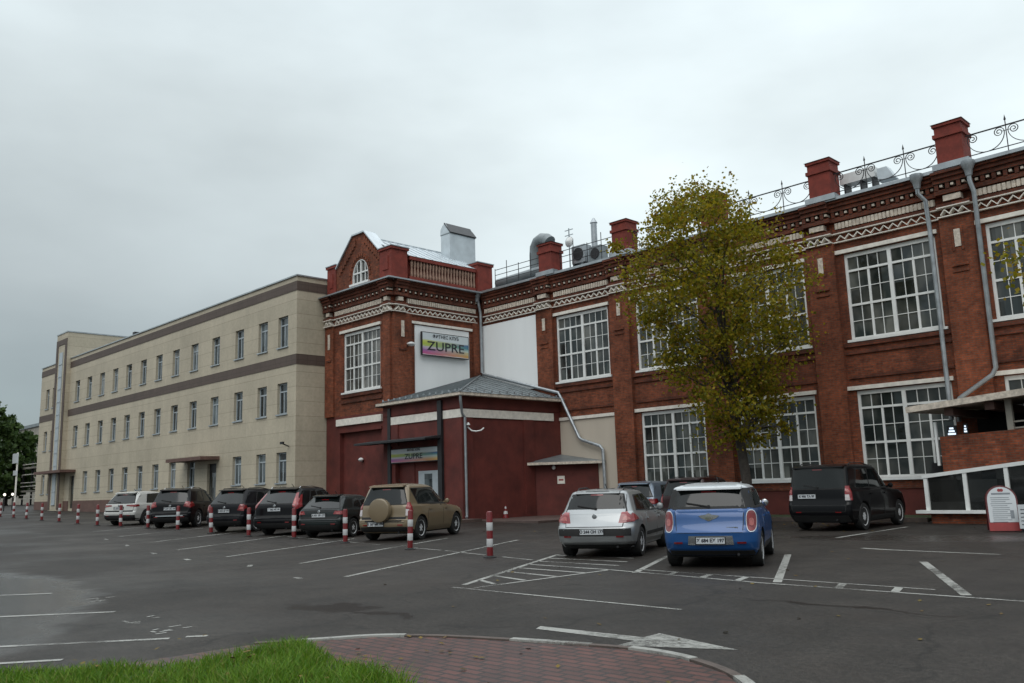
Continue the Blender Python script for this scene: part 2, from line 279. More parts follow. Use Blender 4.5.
class MB:
    def __init__(s): s.v = []; s.f = []; s.mi = []; s.cur = 0
    def face(s, pts):
        b = len(s.v); s.v += [tuple(p) for p in pts]; s.f.append(list(range(b, b + len(pts)))); s.mi.append(s.cur); return s
    def hexa(s, c):
        b = len(s.v); s.v += [tuple(p) for p in c]
        for q in ((0, 3, 2, 1), (4, 5, 6, 7), (0, 1, 5, 4), (1, 2, 6, 5), (2, 3, 7, 6), (3, 0, 4, 7)):
            s.f.append([b + i for i in q]); s.mi.append(s.cur)
        return s
    def box(s, x0, x1, y0, y1, z0, z1):
        return s.hexa([(x0, y0, z0), (x1, y0, z0), (x1, y1, z0), (x0, y1, z0), (x0, y0, z1), (x1, y0, z1), (x1, y1, z1), (x0, y1, z1)])
    def fbox(s, m, u0, u1, z0, z1, d0, d1):
        """box on a facade: u along it, z up, d outward"""
        return s.hexa([m(u0, z0, d0), m(u1, z0, d0), m(u1, z0, d1), m(u0, z0, d1), m(u0, z1, d0), m(u1, z1, d0), m(u1, z1, d1), m(u0, z1, d1)])
    def bar(s, a, b, w, h=None, up=(0, 0, 1)):
        h = h or w; a, b = Vector(a), Vector(b); d = (b - a).normalized(); up = Vector(up)
        if abs(d.dot(up)) > .99: up = Vector((1, 0, 0))
        x = d.cross(up).normalized() * w / 2; y = x.cross(d).normalized() * h / 2
        return s.hexa([a - x - y, a + x - y, b + x - y, b - x - y, a - x + y, a + x + y, b + x + y, b - x + y])
    def tube(s, pts, r, n=8, caps=True):
        pts = [Vector(p) for p in pts]; rs = r if isinstance(r, (list, tuple)) else [r] * len(pts); rings = []; px = None
        for i, p in enumerate(pts):
            d = (pts[min(i + 1, len(pts) - 1)] - pts[max(i - 1, 0)]).normalized()
            if px is None: px = d.orthogonal().normalized()
            px = (px - d * px.dot(d)).normalized(); py = d.cross(px); b = len(s.v)
            for k in range(n):
                a = 2 * math.pi * k / n; s.v.append(tuple(p + (px * math.cos(a) + py * math.sin(a)) * rs[i]))
            rings.append(b)
        for a, b in zip(rings, rings[1:]):
            for k in range(n): s.f.append([a + k, a + (k + 1) % n, b + (k + 1) % n, b + k]); s.mi.append(s.cur)
        if caps:
            s.f.append([rings[0] + k for k in range(n)][::-1]); s.mi.append(s.cur)
            s.f.append([rings[-1] + k for k in range(n)]); s.mi.append(s.cur)
        return s
    def lathe(s, prof, n=24, c=(0, 0, 0), axis='Z'):
        rings = []
        for r, h in prof:
            b = len(s.v)
            for k in range(n):
                a = 2 * math.pi * k / n; x, y = r * math.cos(a), r * math.sin(a)
                p = (x, y, h) if axis == 'Z' else ((h, x, y) if axis == 'X' else (x, h, y))
                s.v.append((c[0] + p[0], c[1] + p[1], c[2] + p[2]))
            rings.append(b)
        for a, b in zip(rings, rings[1:]):
            for k in range(n): s.f.append([a + k, a + (k + 1) % n, b + (k + 1) % n, b + k]); s.mi.append(s.cur)
        s.f.append([rings[0] + k for k in range(n)][::-1]); s.mi.append(s.cur); s.f.append([rings[-1] + k for k in range(n)]); s.mi.append(s.cur)
        return s
    def prism(s, pts, off):
        """polygon pts extruded by vector off"""
        n = len(pts); b = len(s.v); off = Vector(off); s.v += [tuple(p) for p in pts] + [tuple(Vector(p) + off) for p in pts]
        s.f.append([b + i for i in range(n)]); s.mi.append(s.cur); s.f.append([b + n + i for i in range(n)][::-1]); s.mi.append(s.cur)
        for i in range(n): j = (i + 1) % n; s.f.append([b + i, b + j, b + n + j, b + n + i]); s.mi.append(s.cur)
        return s
    def build(s, name, m, parent=None, smooth=False, angle=35, fix=True):
        me = bpy.data.meshes.new(name); o_ = base_of(parent)
        me.from_pydata([(a - o_.x, b - o_.y, c - o_.z) for a, b, c in s.v], [], s.f)
        ms = m if isinstance(m, (list, tuple)) else [m]
        for x in ms: me.materials.append(M[x] if isinstance(x, str) else x)
        if len(ms) > 1: me.polygons.foreach_set('material_index', s.mi)
        if fix:
            bm = bmesh.new(); bm.from_mesh(me); bmesh.ops.recalc_face_normals(bm, faces=bm.faces); bm.to_mesh(me); bm.free()
        if smooth:
            me.polygons.foreach_set('use_smooth', [True] * len(me.polygons)); me.set_sharp_from_angle(angle=R(angle))
        me.update(); o = bpy.data.objects.new(name, me); COL.objects.link(o)
        if parent: o.parent = parent
        return o

def kids(o): return [c for c in bpy.data.objects if c.parent == o]
def copy_tree(o, parent=None):
    c = o.copy(); COL.objects.link(c)
    if parent: c.parent = parent
    for k in kids(o): copy_tree(k, c)
    return c

def text_mesh(name, body, size, fn, m, parent=None, depth=.004, bold=0.0, align='CENTER', sx=1):
    """lettering as a mesh: fn maps (u, v, d) of the text plane into the scene"""
    cu = bpy.data.curves.new('lettering', 'FONT'); cu.body = body; cu.size = size; cu.align_x = align; cu.align_y = 'CENTER'; cu.extrude = depth; cu.offset = bold; cu.resolution_u = 3
    t = bpy.data.objects.new('lettering', cu); COL.objects.link(t); bpy.context.view_layer.update()
    me = bpy.data.meshes.new_from_object(t.evaluated_get(bpy.context.evaluated_depsgraph_get()))
    bpy.data.objects.remove(t); bpy.data.curves.remove(cu)
    o_ = base_of(parent)
    for v in me.vertices: v.co = Vector(fn(v.co.x * sx, v.co.y, v.co.z)) - o_
    me.name = name; me.materials.clear(); me.materials.append(M[m] if isinstance(m, str) else m)
    o = bpy.data.objects.new(name, me); COL.objects.link(o)
    if parent: o.parent = parent
    return o

def gh(x):
    """height of the ground: level round the hall, rising gently down the street"""
    t = min(max(-x - 25, 0), 90); return .012 * t

def fY(Y): return lambda u, z, d: (u, Y - d, z)      # facade along the street, facing the car park
def fX(X): return lambda u, z, d: (X + d, u, z)      # return facade facing +X

def holed(mb, m, u0, u1, z0, z1, holes, depth):
    us = sorted({u0, u1, *[h[0] for h in holes], *[h[1] for h in holes]}); zs = sorted({z0, z1, *[h[2] for h in holes], *[h[3] for h in holes]})
    us = [u for u in us if u0 <= u <= u1]; zs = [z for z in zs if z0 <= z <= z1]
    for a, b in zip(us, us[1:]):
        for c, e in zip(zs, zs[1:]):
            if any(h[0] <= (a + b) / 2 <= h[1] and h[2] <= (c + e) / 2 <= h[3] for h in holes): continue
            mb.face([m(a, c, 0), m(b, c, 0), m(b, e, 0), m(a, e, 0)])
    for a, b, c, e in holes:
        mb.face([m(a, c, 0), m(b, c, 0), m(b, c, -depth), m(a, c, -depth)]); mb.face([m(a, e, 0), m(b, e, 0), m(b, e, -depth), m(a, e, -depth)])
        mb.face([m(a, c, 0), m(a, e, 0), m(a, e, -depth), m(a, c, -depth)]); mb.face([m(b, c, 0), m(b, e, 0), m(b, e, -depth), m(b, c, -depth)])

# ------------------------------------------------------------------ ground
mb = MB()
xs = [-2600, -900, -400, -200, -150] + list(range(-115, -24, 6)) + [-24, -12, 0, 20, 100, 500, 1500]; ys = [-1500, -300, -60, -20, 0, 12, 24, 40, 120, 500, 2600]
for a, b in zip(xs, xs[1:]):
    for c, e in zip(ys, ys[1:]): mb.face([(a, c, gh(a)), (b, c, gh(b)), (b, e, gh(b)), (a, e, gh(a))])
tag(mb.build('ground', 'asphalt'), kind='structure')

def strip(mb, a, b, w, lift=.005):
    a, b = Vector((*a, 0)), Vector((*b, 0)); d = b - a; n = max(1, int(d.length / 2)); s = Vector((-d.y, d.x, 0)).normalized() * w / 2
    for i in range(n):
        p, q = a + d * i / n, a + d * (i + 1) / n
        mb.face([(c.x, c.y, gh(c.x) + lift) for c in (p - s, q - s, q + s, p + s)])
mb = MB()
dv = Vector((-math.sin(R(27)), math.cos(R(27))))       # direction of the bays
for a, b, w in [((-14.7, 9.77), (-19.43, 19.24), .11), ((-18.45, 11.01), (-22.67, 19.15), .11), ((-11.53, 10.08), (-14.40, 15.60), .11), ((-10.16, 13.07), (-11.76, 16.37), .12),
                ((-7.23, 12.98), (-9.58, 17.76), .14), ((-4.35, 12.85), (-6.57, 17.32), .14), ((-22.46, 11.14), (-25.9, 17.6), .11), ((-26.7, 11.65), (-30.2, 17.8), .11),
                ((-31.2, 12.6), (-34.4, 17.9), .11), ((-36.2, 13.4), (-39.0, 18.2), .11), ((-41.5, 14.2), (-44.0, 18.6), .11),
                ((-11.43, 9.73), (-6.77, 9.66), .07), ((-10.96, 23.01), (-11.17, 28.45), .12), ((-8.18, 19.72), (-5.85, 19.41), .12), ((-8.9, 19.95), (-8.18, 19.72), .16),
                ((-11.03, 9.88), (-10.92, 13.29), .08), ((-10.92, 13.29), (-7.43, 12.79), .08), ((-7.43, 12.79), (-3.6, 12.62), .08), ((-3.6, 12.62), (2, 12.4), .08), ((-10.5, 13.6), (-4.9, 13.25), .06),
                ((-9.4, 13.07), (-9.55, 13.52), .12), ((-8.65, 12.96), (-8.8, 13.5), .12), ((-7.9, 12.86), (-8.05, 13.45), .12), ((-6.1, 12.73), (-6.3, 13.33), .12), ((-5.25, 12.69), (-5.42, 13.28), .12),
                ((-17.78, 4.56), (-17.21, 5.24), .13), ((-19.6, 2.4), (-17.78, 4.56), .13), ((-14.52, 3.74), (-13.52, 4.99), .12), ((-16.2, 1.7), (-14.52, 3.74), .12), ((-11.57, 3.0), (-10.41, 4.48), .11), ((-12.6, 1.7), (-11.57, 3.0), .11), ((-10.36, 4.66), (-10.2, 4.85), .10), ((-11.3, 1.4), (-10.05, 3.2), .1),
                ((-20.3, 15.6), (-18.4, 15.3), .08), ((-18.2, 15.25), (-16.0, 14.7), .08), ((-15.2, 14.5), (-13.9, 14.2), .08), ((-24.9, 16.5), (-22.2, 16.0), .07), ((-29.4, 17.0), (-26.0, 16.6), .07)]:
    strip(mb, a, b, w)
# dashes at the mouths of the bays
for a, b in (((-19.3, 10.2), (-18.9, 9.95)), ((-15.6, 9.2), (-15.2, 9.1)), ((-22.9, 10.2), (-22.4, 10.1)), ((-26.4, 10.7), (-25.8, 10.6)), ((-30.7, 11.6), (-30.0, 11.4)), ((-35.2, 12.5), (-34.4, 12.3))): strip(mb, a, b, .12)
# hatched box beside the hatchback
A, B = Vector((-11.53, 10.08)), Vector((-14.40, 15.60)); C0, D0 = Vector((-11.2, 9.9)), Vector((-10.92, 13.29))
for i, (t, e) in enumerate(((.12, .16), (.24, .36), (.36, .58), (.48, .80), (.60, 1.0), (.72, 1.15), (.84, 1.30), (.96, 1.45))):
    p = A.lerp(B, t); q = C0 + (D0 - C0) * e if e <= 1 else D0 + dv * (e - 1) * 5.6
    strip(mb, p, q, .10)
tag(mb.build('parking_lines', 'road_paint'), kind='structure')
mb = MB()
z = .005
mb.face([(-7.295, 7.472, z), (-7.386, 7.642, z), (-5.941, 7.742, z), (-5.889, 7.516, z)]); mb.face([(-5.889, 7.516, z), (-5.941, 7.742, z), (-5.954, 8.043, z), (-4.775, 7.713, z), (-5.882, 7.206, z)])
tag(mb.build('direction_arrow', 'road_paint'), kind='structure')
mb = MB()
for (x, y) in ((-12.2, 4.9), (-15.5, 5.4), (-11.0, 4.75)):     # worn bay numbers
    for k in range(7):
        a = random.choice((.2, 1.7)) + random.uniform(-.3, .3); l = random.uniform(.08, .22); px_, py_ = x + random.uniform(-.35, .35), y + random.uniform(-.25, .25)
        strip(mb, (px_, py_), (px_ + l * math.cos(a), py_ + l * math.sin(a)), .045)
tag(mb.build('worn_bay_marking', 'road_paint'), kind='structure')



# kerbed corner with red pavers and the lawn
kp = [(-8.6, 4.6), (-8.22, 5.12), (-7.9, 5.62), (-7.35, 6.02), (-6.55, 6.32), (-5.85, 6.52), (-5.3, 6.66), (-4.72, 6.62), (-4.05, 6.32), (-3.5, 5.8), (-3.05, 5.1), (-2.8, 4.2), (-2.75, 3.0)]
mb = MB(); mb.face([(x, y, .105) for x, y in kp] + [(-2.75, -1, .105), (-9, -1, .105)]); tag(mb.build('paved_corner', 'paver'), kind='structure')
kb = MB()
def smooth_path(p, k=4):
    o = []
    for i in range(len(p) - 1):
        p0, p1, p2, p3 = (Vector(p[max(i - 1, 0)]), Vector(p[i]), Vector(p[i + 1]), Vector(p[min(i + 2, len(p) - 1)]))
        for j in range(k):
            t = j / k; o.append(.5 * ((2 * p1) + (p2 - p0) * t + (2 * p0 - 5 * p1 + 4 * p2 - p3) * t * t + (3 * p1 - p0 - 3 * p2 + p3) * t ** 3))
    return o + [Vector(p[-1])]
sp = smooth_path(kp)
def kerb_run(mbx, path, a, b, w0, w1, z0, z1):
    for i in range(a, b):
        p, q = path[i], path[i + 1]; n0 = (path[min(i + 1, len(path) - 1)] - path[max(i - 1, 0)]).normalized(); n1 = (path[min(i + 2, len(path) - 1)] - path[i]).normalized()
        s0, s1 = Vector((-n0.y, n0.x)), Vector((-n1.y, n1.x))
        c = [p + s0 * w0, q + s1 * w0, q + s1 * w1, p + s0 * w1]; mbx.hexa([(v.x, v.y, z0) for v in c] + [(v.x, v.y, z1) for v in c])
kerb_run(kb, sp, 0, len(sp) - 1, 0, .085, -.02, .12)
tag(kb.build('kerb', 'kerb'), kind='structure')
kw = MB()
for a, b in ((3, 10), (16, 21), (24, 29), (33, 38), (42, 46)): kerb_run(kw, sp, a, b, -.004, .089, .085, .126)
tag(kw.build('kerb_paint', 'road_paint'), kind='structure')
lawn = [(-8.15, 4.86), (-7.3, 4.62), (-6.6, 4.5), (-5.7, 4.36), (-4.9, 3.9), (-5.0, 2.0), (-4.5, -2), (-13, -2), (-10.5, .5), (-9.3, 1.9), (-8.98, 2.40), (-8.5, 2.9), (-8.2, 3.4), (-7.98, 4.0)]
mb = MB(); mb.face([(x, y, .125) for x, y in lawn]); tag(mb.build('lawn_soil', 'soil'), kind='structure')
def inside(x, y, poly):
    c = False
    for (x1, y1), (x2, y2) in zip(poly, poly[1:] + poly[:1]):
        if (y1 > y) != (y2 > y) and x < (x2 - x1) * (y - y1) / (y2 - y1) + x1: c = not c
    return c
mb = MB(); rg = random.Random(11); n = 0
while n < 38000:
    x, y = rg.uniform(-11.5, -4.2), rg.uniform(.4, 5.0)
    if not inside(x, y, lawn): continue
    patch = .5 + .5 * math.sin(x * 2.3 + 1) * math.sin(y * 3.1) + .35 * math.sin(x * 6.1 + y * 4.7)
    if rg.random() > .62 + .38 * patch: continue
    edge = 1.1 if x < -7.3 else max(.3, 1.1 + (x + 7.3) * .5)
    if x > -6.4 and rg.random() < .3: continue
    h = (.03 + .06 * rg.random() ** 1.5 + .045 * max(0, patch)) * edge; a = rg.uniform(0, 6.28); w = .0032 + .003 * rg.random(); l = h * rg.uniform(.2, 1.1); la = rg.uniform(0, 6.28)
    dx, dy = math.cos(a) * w, math.sin(a) * w; b = len(mb.v); lx, ly = math.cos(la) * l, math.sin(la) * l
    mb.v += [(x - dx, y - dy, .12), (x + dx, y + dy, .12), (x + dx * .7 + lx * .35, y + dy * .7 + ly * .35, .12 + h * .6), (x - dx * .7 + lx * .35, y - dy * .7 + ly * .35, .12 + h * .6), (x + lx, y + ly, .12 + h)]
    mb.f += [[b, b + 1, b + 2, b + 3], [b + 3, b + 2, b + 4]]; mb.mi += [0, 0]; n += 1
tag(mb.build('grass', 'blade', fix=False), kind='stuff')

mb = MB(); rg = random.Random(5)
def fallen(x, y, z, s_):
    a = rg.uniform(0, 6.28); u = Vector((math.cos(a), math.sin(a), rg.uniform(-.25, .4))) * s_; v = Vector((-math.sin(a), math.cos(a), rg.uniform(-.3, .3))) * s_ * .42; p = Vector((x, y, z + .012)); mb.face([p - u * .5, p + v * .9, p + u * .5, p - v * .9])
for _ in range(420): r_ = abs(rg.gauss(0, 4.2)); a = rg.uniform(0, 6.28); x, y = -17.8 + r_ * math.cos(a), 29 + r_ * math.sin(a); fallen(x, y, .125 if 31.4 < y < 34.2 else 0, rg.uniform(.06, .12)) if y < 34 else None
for _ in range(45): fallen(rg.uniform(-13, 0), rg.uniform(7.8, 20), 0, rg.uniform(.05, .09))
for _ in range(46): fallen(rg.uniform(-8, -3.2), rg.uniform(3.5, 6.2), .108, rg.uniform(.05, .08))
for _ in range(40): fallen(rg.uniform(-9, -5.6), rg.uniform(2.6, 4.6), rg.uniform(.17, .22), rg.uniform(.04, .07))
tag(mb.build('fallen_leaves', 'leaf_fallen', fix=False), kind='stuff')

# ------------------------------------------------------------------ pavement and verge by the buildings
mb = MB(); mb.box(-43.8, -30.2, 24.9, 27.6, .0, .20); mb.box(-31.4, -26.6, 27.6, 34.4, .0, .12); tag(mb.build('apron_pavement', 'slab'), kind='structure')
mb = MB(); mb.box(-26.4, -11.7, 31.5, 34.2, -.05, .12); tag(mb.build('verge', 'soil'), kind='structure')
mb = MB(); mb.box(-26.55, -11.6, 31.35, 31.5, -.05, .15); tag(mb.build('verge_kerb', 'kerb'), kind='structure')

# ------------------------------------------------------------------ windows
def hall_window(parent, m, u0, u1, z0, z1, glass='glass', lintel=True, sill=True, cols=4, depth=.18, top=.2, label=None, sag=0):
    """white many-paned factory window; one frame mesh with the pane, lintel and sill under it"""
    f = MB(); dz = z1 - z0; zt = z1 - dz * top; zm = z0 + (zt - z0) * .5; d0, d1 = -depth, -depth + .10
    f.fbox(m, u0, u0 + .11, z0, z1, d0, d1); f.fbox(m, u1 - .11, u1, z0, z1, d0, d1); f.fbox(m, u0 + .11, u1 - .11, z0, z0 + .10, d0, d1); f.fbox(m, u0 + .11, u1 - .11, z1 - .16, z1, d0, d1)
    w = u1 - u0; a, b = u0 + .11, u1 - .11; mid = (a + b) / 2
    f.fbox(m, mid - .075, mid + .075, z0 + .1, z1 - .16, d0, d1 + .01)
    for h0, h1 in ((a, mid - .075), (mid + .075, b)):
        for z in (zt, zm): f.fbox(m, h0, h1, z - .045, z + .045, d0, d1 - .012)
        hm = (h0 + h1) / 2
        f.fbox(m, hm - .045, hm + .045, z0 + .1, zt - .045, d0, d1 - .02)
        for c0, c1 in ((h0, hm), (hm, h1)):
            cm = (c0 + c1) / 2; f.fbox(m, cm - .014, cm + .014, z0 + .1, zt - .045, d0 + .02, d1 - .045)
        for k in range(1, 4):
            c = h0 + (h1 - h0) * k / 4; f.fbox(m, c - .014, c + .014, zt + .045, z1 - .16, d0 + .02, d1 - .045)
        for za, zb in ((z0 + .1, zm), (zm, zt)): f.fbox(m, h0, h1, (za + zb) / 2 - .014, (za + zb) / 2 + .014, d0 + .022, d1 - .047)
    fo = f.build('window', 'frame', parent)
    g = MB(); g.fbox(m, u0 + .05, u1 - .05, z0 + .05, z1 - .05, d0 + .005, d0 + .03); g.build('pane', glass, fo)
    if lintel: MB().fbox(m, u0 - .32, u1 + .1, z1 + .04, z1 + .2, -.02, .09).build('lintel', 'trim', fo)
    if sill: MB().fbox(m, u0 - .12, u1 + .12, z0 - .1, z0 - .002, -depth, .10).build('sill', 'frame', fo)
    return fo

def ornament(parent, m, spans, d, ends=0):
    """the ornamental brick frieze: corbels, dentils, white corrugated band, zigzag between two white courses"""
    br = MB(); wh = MB(); old = MB()
    for u0, u1, dd, plain in spans:
        br.fbox(m, u0, u1, 12.62, 12.80, -.1, dd + .16); br.fbox(m, u0, u1, 12.80, 12.96, -.1, dd + .24); br.fbox(m, u0, u1, 12.96, 13.06, -.1, dd + .33)
        br.fbox(m, u0, u1, 12.20, 12.38, -.1, dd + .10); br.fbox(m, u0, u1, 11.72, 11.84, -.1, dd + .055)
        k = int((u1 - u0) / .36)
        for i in range(k):
            c = u0 + (i + .5) * (u1 - u0) / k
            br.fbox(m, c - .16, c - .02, 12.381, 12.619, 0, dd + .13); old.fbox(m, c + .03, c + .13, 12.48, 12.57, 0, dd + .12)
        wh.fbox(m, u0, u1, 11.675, 11.715, -.05, dd + .09); wh.fbox(m, u0, u1, 11.305, 11.345, -.05, dd + .07)
        if plain: old.fbox(m, u0 + .28, u1 - .28, 11.93, 12.15, 0, dd + .05)
        else:
            k = max(2, int((u1 - u0 - .2) / .155)); a = u0 + .1; st = (u1 - u0 - .2) / k
            old.fbox(m, u0 + .1, u1 - .1, 11.91, 12.15, 0, dd + .02)
            for i in range(k): old.fbox(m, a + i * st + .02, a + i * st + st - .03, 11.88, 12.14, 0, dd + .07)
        k = max(2, round((u1 - u0 - .24) / .37)); a = u0 + .12; st = (u1 - u0 - .24) / k
        for i in range(k):
            x0 = a + i * st; xm = x0 + st / 2; x1 = x0 + st
            for (p, q) in (((x0, 11.415), (xm, 11.60)), ((xm, 11.60), (x1, 11.415))):
                wh.hexa([m(p[0], p[1] - .025, 0), m(q[0], q[1] - .025, 0), m(q[0], q[1] - .025, dd + .045), m(p[0], p[1] - .025, dd + .045), m(p[0], p[1] + .025, 0), m(q[0], q[1] + .025, 0), m(q[0], q[1] + .025, dd + .045), m(p[0], p[1] + .025, dd + .045)])
    br.build('corbel_frieze', 'brick_dark', parent); wh.build('zigzag_frieze', 'trim', parent); old.build('white_brick_frieze', 'trim_old', parent)

# ------------------------------------------------------------------ the brick hall
HY = 34.5
hall = empty('brick_hall', (-18, HY, 0), 'long red brick factory hall with tall white gridded windows, zigzag frieze and iron roof railing', 'factory hall')
m = fY(HY)
L0 = [-31.36 + 5.45 * k for k in range(6)]
holes = []
for k, u in enumerate(L0):
    if k: holes.append((u, u + 3.66, 1.55, 5.05))
    holes.append((u, u + 3.66, 7.15, 10.78))
wall = MB(); holed(wall, m, -37.45, 2.0, -.5, 13.05, holes, .34)
wall.face([(-37.45, HY + 14, -.5), (2, HY + 14, -.5), (2, HY + 14, 13), (-37.45, HY + 14, 13)]); wall.face([(2, HY, -.5), (2, HY + 14, -.5), (2, HY + 14, 13.05), (2, HY, 13.05)])
wall.build('wall', 'brick', hall, fix=False)
b_ = MB(); b_.box(-37.2, 1.9, HY + .5, HY + .6, 0, 12.9); b_.build('interior_wall', 'interior', hall)
MB().fbox(m, -31.2, 1.9, -.3, 1.12, 0, .13).build('plinth', 'red_paint', hall)
MB().fbox(m, -31.2, 1.9, 1.12, 1.24, 0, .17).build('plinth_course', 'brick_dark', hall)
PC = [-32.1] + [-26.83 + 5.45 * k for k in range(5)]      # pilaster centres
for i, c in enumerate(PC):
    p = MB(); z0 = 6.3 if i == 0 else 0
    hw = .60
    p.fbox(m, c - hw, c + hw, z0, 11.30, 0, .20)
    for zz, dd in ((9.35, .26), (9.12, .24)): p.fbox(m, c - .30, c + .30, zz, zz + .1, .19, dd)
    p.fbox(m, c - .20, c - .12, 9.95, 10.9, .19, .23); p.fbox(m, c + .12, c + .20, 9.95, 10.9, .19, .23)
    po = p.build('pilaster', 'brick_pil', hall)
    MB().fbox(m, c - .11, c + .11, 10.1, 10.78, .19, .225).build('white_panel', 'trim_old', po)
belt = MB()
for u in L0:
    a, b = u - .85, u + 4.5
    belt.fbox(m, u - .28, u + 3.9, 6.55, 6.70, 0, .07); belt.fbox(m, u - .28, u + 3.9, 6.86, 7.02, 0, .09); belt.fbox(m, u - .2, u + 3.85, 5.55, 5.66, 0, .06)
belt.build('belt_course', 'brick_dark', hall)
for k, u in enumerate(L0):
    hall_window(hall, m, u, u + 3.66, 7.15, 10.78, depth=.17)
    if k: hall_window(hall, m, u, u + 3.66, 1.55, 5.05, glass='glass', depth=.17)
MB().fbox(m, -37.42, -32.72, 7.0, 11.15, 0, .05).build('blank_panel', 'render_white', hall)
pn = MB().fbox(m, -31.30, -27.52, -.2, 5.03, 0, .04).build('blank_panel', 'render_cream', hall); pn['label'] = 'cream rendered blank bay beside the red annex'
MB().fbox(m, -31.5, -27.45, 5.04, 5.2, 0, .12).build('lintel', 'trim', hall)
spans = []
edge = [-37.4] + [c for c in PC] + [2.0]
spans.append((-37.12, PC[0] - .61, .06, False))
for a, b in zip(PC, PC[1:]): spans.append((a + .61, b - .61, .06, False))
spans.append((PC[-1] + .61, 2.0, .06, False))
for c in PC: spans.append((c - .60, c + .60, .26, True))
ornament(hall, m, spans, 0)
ed = MB(); ed.hexa([(-37.4, HY - .48, 13.06), (2, HY - .48, 13.06), (2, HY + .7, 13.12), (-37.4, HY + .7, 13.12), (-37.4, HY - .48, 13.19), (2, HY - .48, 13.19), (2, HY + .7, 13.42), (-37.4, HY + .7, 13.42)]); ed.build('gutter_edge', 'zinc', hall)
rf = MB(); rf.face([(-37.4, HY + .6, 13.40), (2, HY + .6, 13.40), (2, HY + 8, 14.6), (-37.4, HY + 8, 14.6)]); rf.build('roof', 'roof', hall)
PP = [-37.05] + [-31.55] + [-26.4 + 5.45 * k for k in range(5)]
PP = [-31.6, -26.35, -20.98, -15.55, -10.32, -4.9]
for i, c in enumerate(PP):
    p = MB(); y0, y1 = HY - .45, HY + .75
    y1 = HY + .45
    p.box(c - .48, c + .48, y0, y1, 13.36, 14.84); p.box(c - .55, c + .55, y0 - .06, y1 + .06, 14.40, 14.55); p.box(c - .54, c + .54, y0 - .06, y1 + .06, 14.841, 14.96)
    po = p.build('parapet_post', 'red_post', hall)
    MB().hexa([(c - .58, y0 - .10, 14.961), (c + .58, y0 - .10, 14.961), (c + .58, y1 + .10, 14.961), (c - .58, y1 + .10, 14.961), (c - .1, y0 + .3, 15.08), (c + .1, y0 + .3, 15.08), (c + .1, y1 - .3, 15.08), (c - .1, y1 - .3, 15.08)]).build('cap', 'zinc', po)
    MB().box(c - .66, c + .66, y0 - .10, y0 + .30, 13.12, 13.36).build('flashing', 'zinc', po)
# iron railing with scrolls between the posts
def spiral(mb, cx, cz, y, r0, turns, a0, sgn, rt=.018):
    pts = []
    for i in range(int(turns * 14) + 1):
        a = i / 14 * 2 * math.pi; r = r0 * (1 - .85 * a / (turns * 2 * math.pi)); pts.append((cx + r * math.cos(a0 + sgn * a), y, cz + r * math.sin(a0 + sgn * a)))
    mb.tube(pts, rt, 4)
def railing(c0, c1):
    y = HY - .05; rl = MB(); a, b = c0 + .48, c1 - .48; w = b - a
    rl.bar((a, y, 14.32), (b, y, 14.32), .045); rl.bar((a, y, 13.50), (b, y, 13.50), .03)
    ks = [a + w * f for f in (0, .315, .685, 1)]
    for x in ks[1:3]:
        rl.bar((x, y, 13.3), (x, y, 14.5), .03); rl.lathe([(.0, 14.48), (.045, 14.54), (.03, 14.60), (.0, 14.74)], 6, (x, y, 0)); rl.bar((x - .13, y, 14.12), (x + .13, y, 14.12), .02)
    for x0, x1 in zip(ks, ks[1:]):
        cx = (x0 + x1) / 2; r = (x1 - x0) / 2 - .06
        rl.tube([(cx + r * math.cos(t), y, 14.12 + (.62 if math.sin(t) < 0 else .1) * math.sin(t)) for t in [math.pi + math.pi * i / 16 for i in range(17)]], .018, 4)
        for s in (-1, 1): spiral(rl, cx + s * (r - .19), 14.12, y, .19, 1.9, 0 if s > 0 else math.pi, s)
    return rl.build('roof_railing', 'iron', hall)
for a, b in zip(PP[1:], PP[2:]): railing(a, b)
def plain_railing(a, b):
    rl = MB(); y = HY + .1
    for z in (13.75, 14.1, 14.42): rl.bar((a, y, z), (b, y, z), .03)
    n = 4
    for i in range(n + 1): x = a + (b - a) * i / n; rl.bar((x, y, 13.3), (x, y, 14.5 + (.35 if i % 2 else 0)), .03)
    rl.build('roof_railing', 'iron', hall)
plain_railing(-36.2, -32.25); plain_railing(-30.95, -27.0)
# rainwater pipes
def pipe(parent, pts, r=.085, head=True):
    p = MB(); p.tube(pts, r, 10); 
    if head: x, y, z = pts[0]; p.lathe([(.12, z - .35), (.16, z - .1), (.24, z + .05), (.24, z + .22)], 10, (x, y, 0))
    return p.build('drainpipe', 'pipe', parent, smooth=True)
yp = HY - .42
pipe(hall, [(-11.60, HY - .55, 12.95), (-11.60, HY - .55, 12.4), (-11.42, yp + .06, 12.1), (-11.40, yp + .12, 11), (-11.40, yp + .12, 3.6)])
pipe(hall, [(-9.72, HY - .55, 12.95), (-9.72, HY - .55, 12.4), (-9.66, yp, 12.0), (-9.66, yp, 5.35), (-9.8, yp, 5.1), (-11.0, yp, 4.35), (-11.1, yp, 4.1), (-11.1, yp, 3.5)])
pipe(hall, [(-37.20, HY - .5, 12.95), (-37.20, HY - .35, 12.3), (-37.20, HY - .25, 11.9), (-37.20, HY - .25, 8.35), (-37.0, HY - .25, 8.2), (-31.15, HY - .25, 6.55), (-30.95, HY - .25, 6.2), (-29.8, HY - .25, 4.05), (-29.6, HY - .25, 3.92), (-28.42, HY - .25, 3.55), (-28.25, HY - .25, 3.35), (-28.18, HY - .25, .35)])
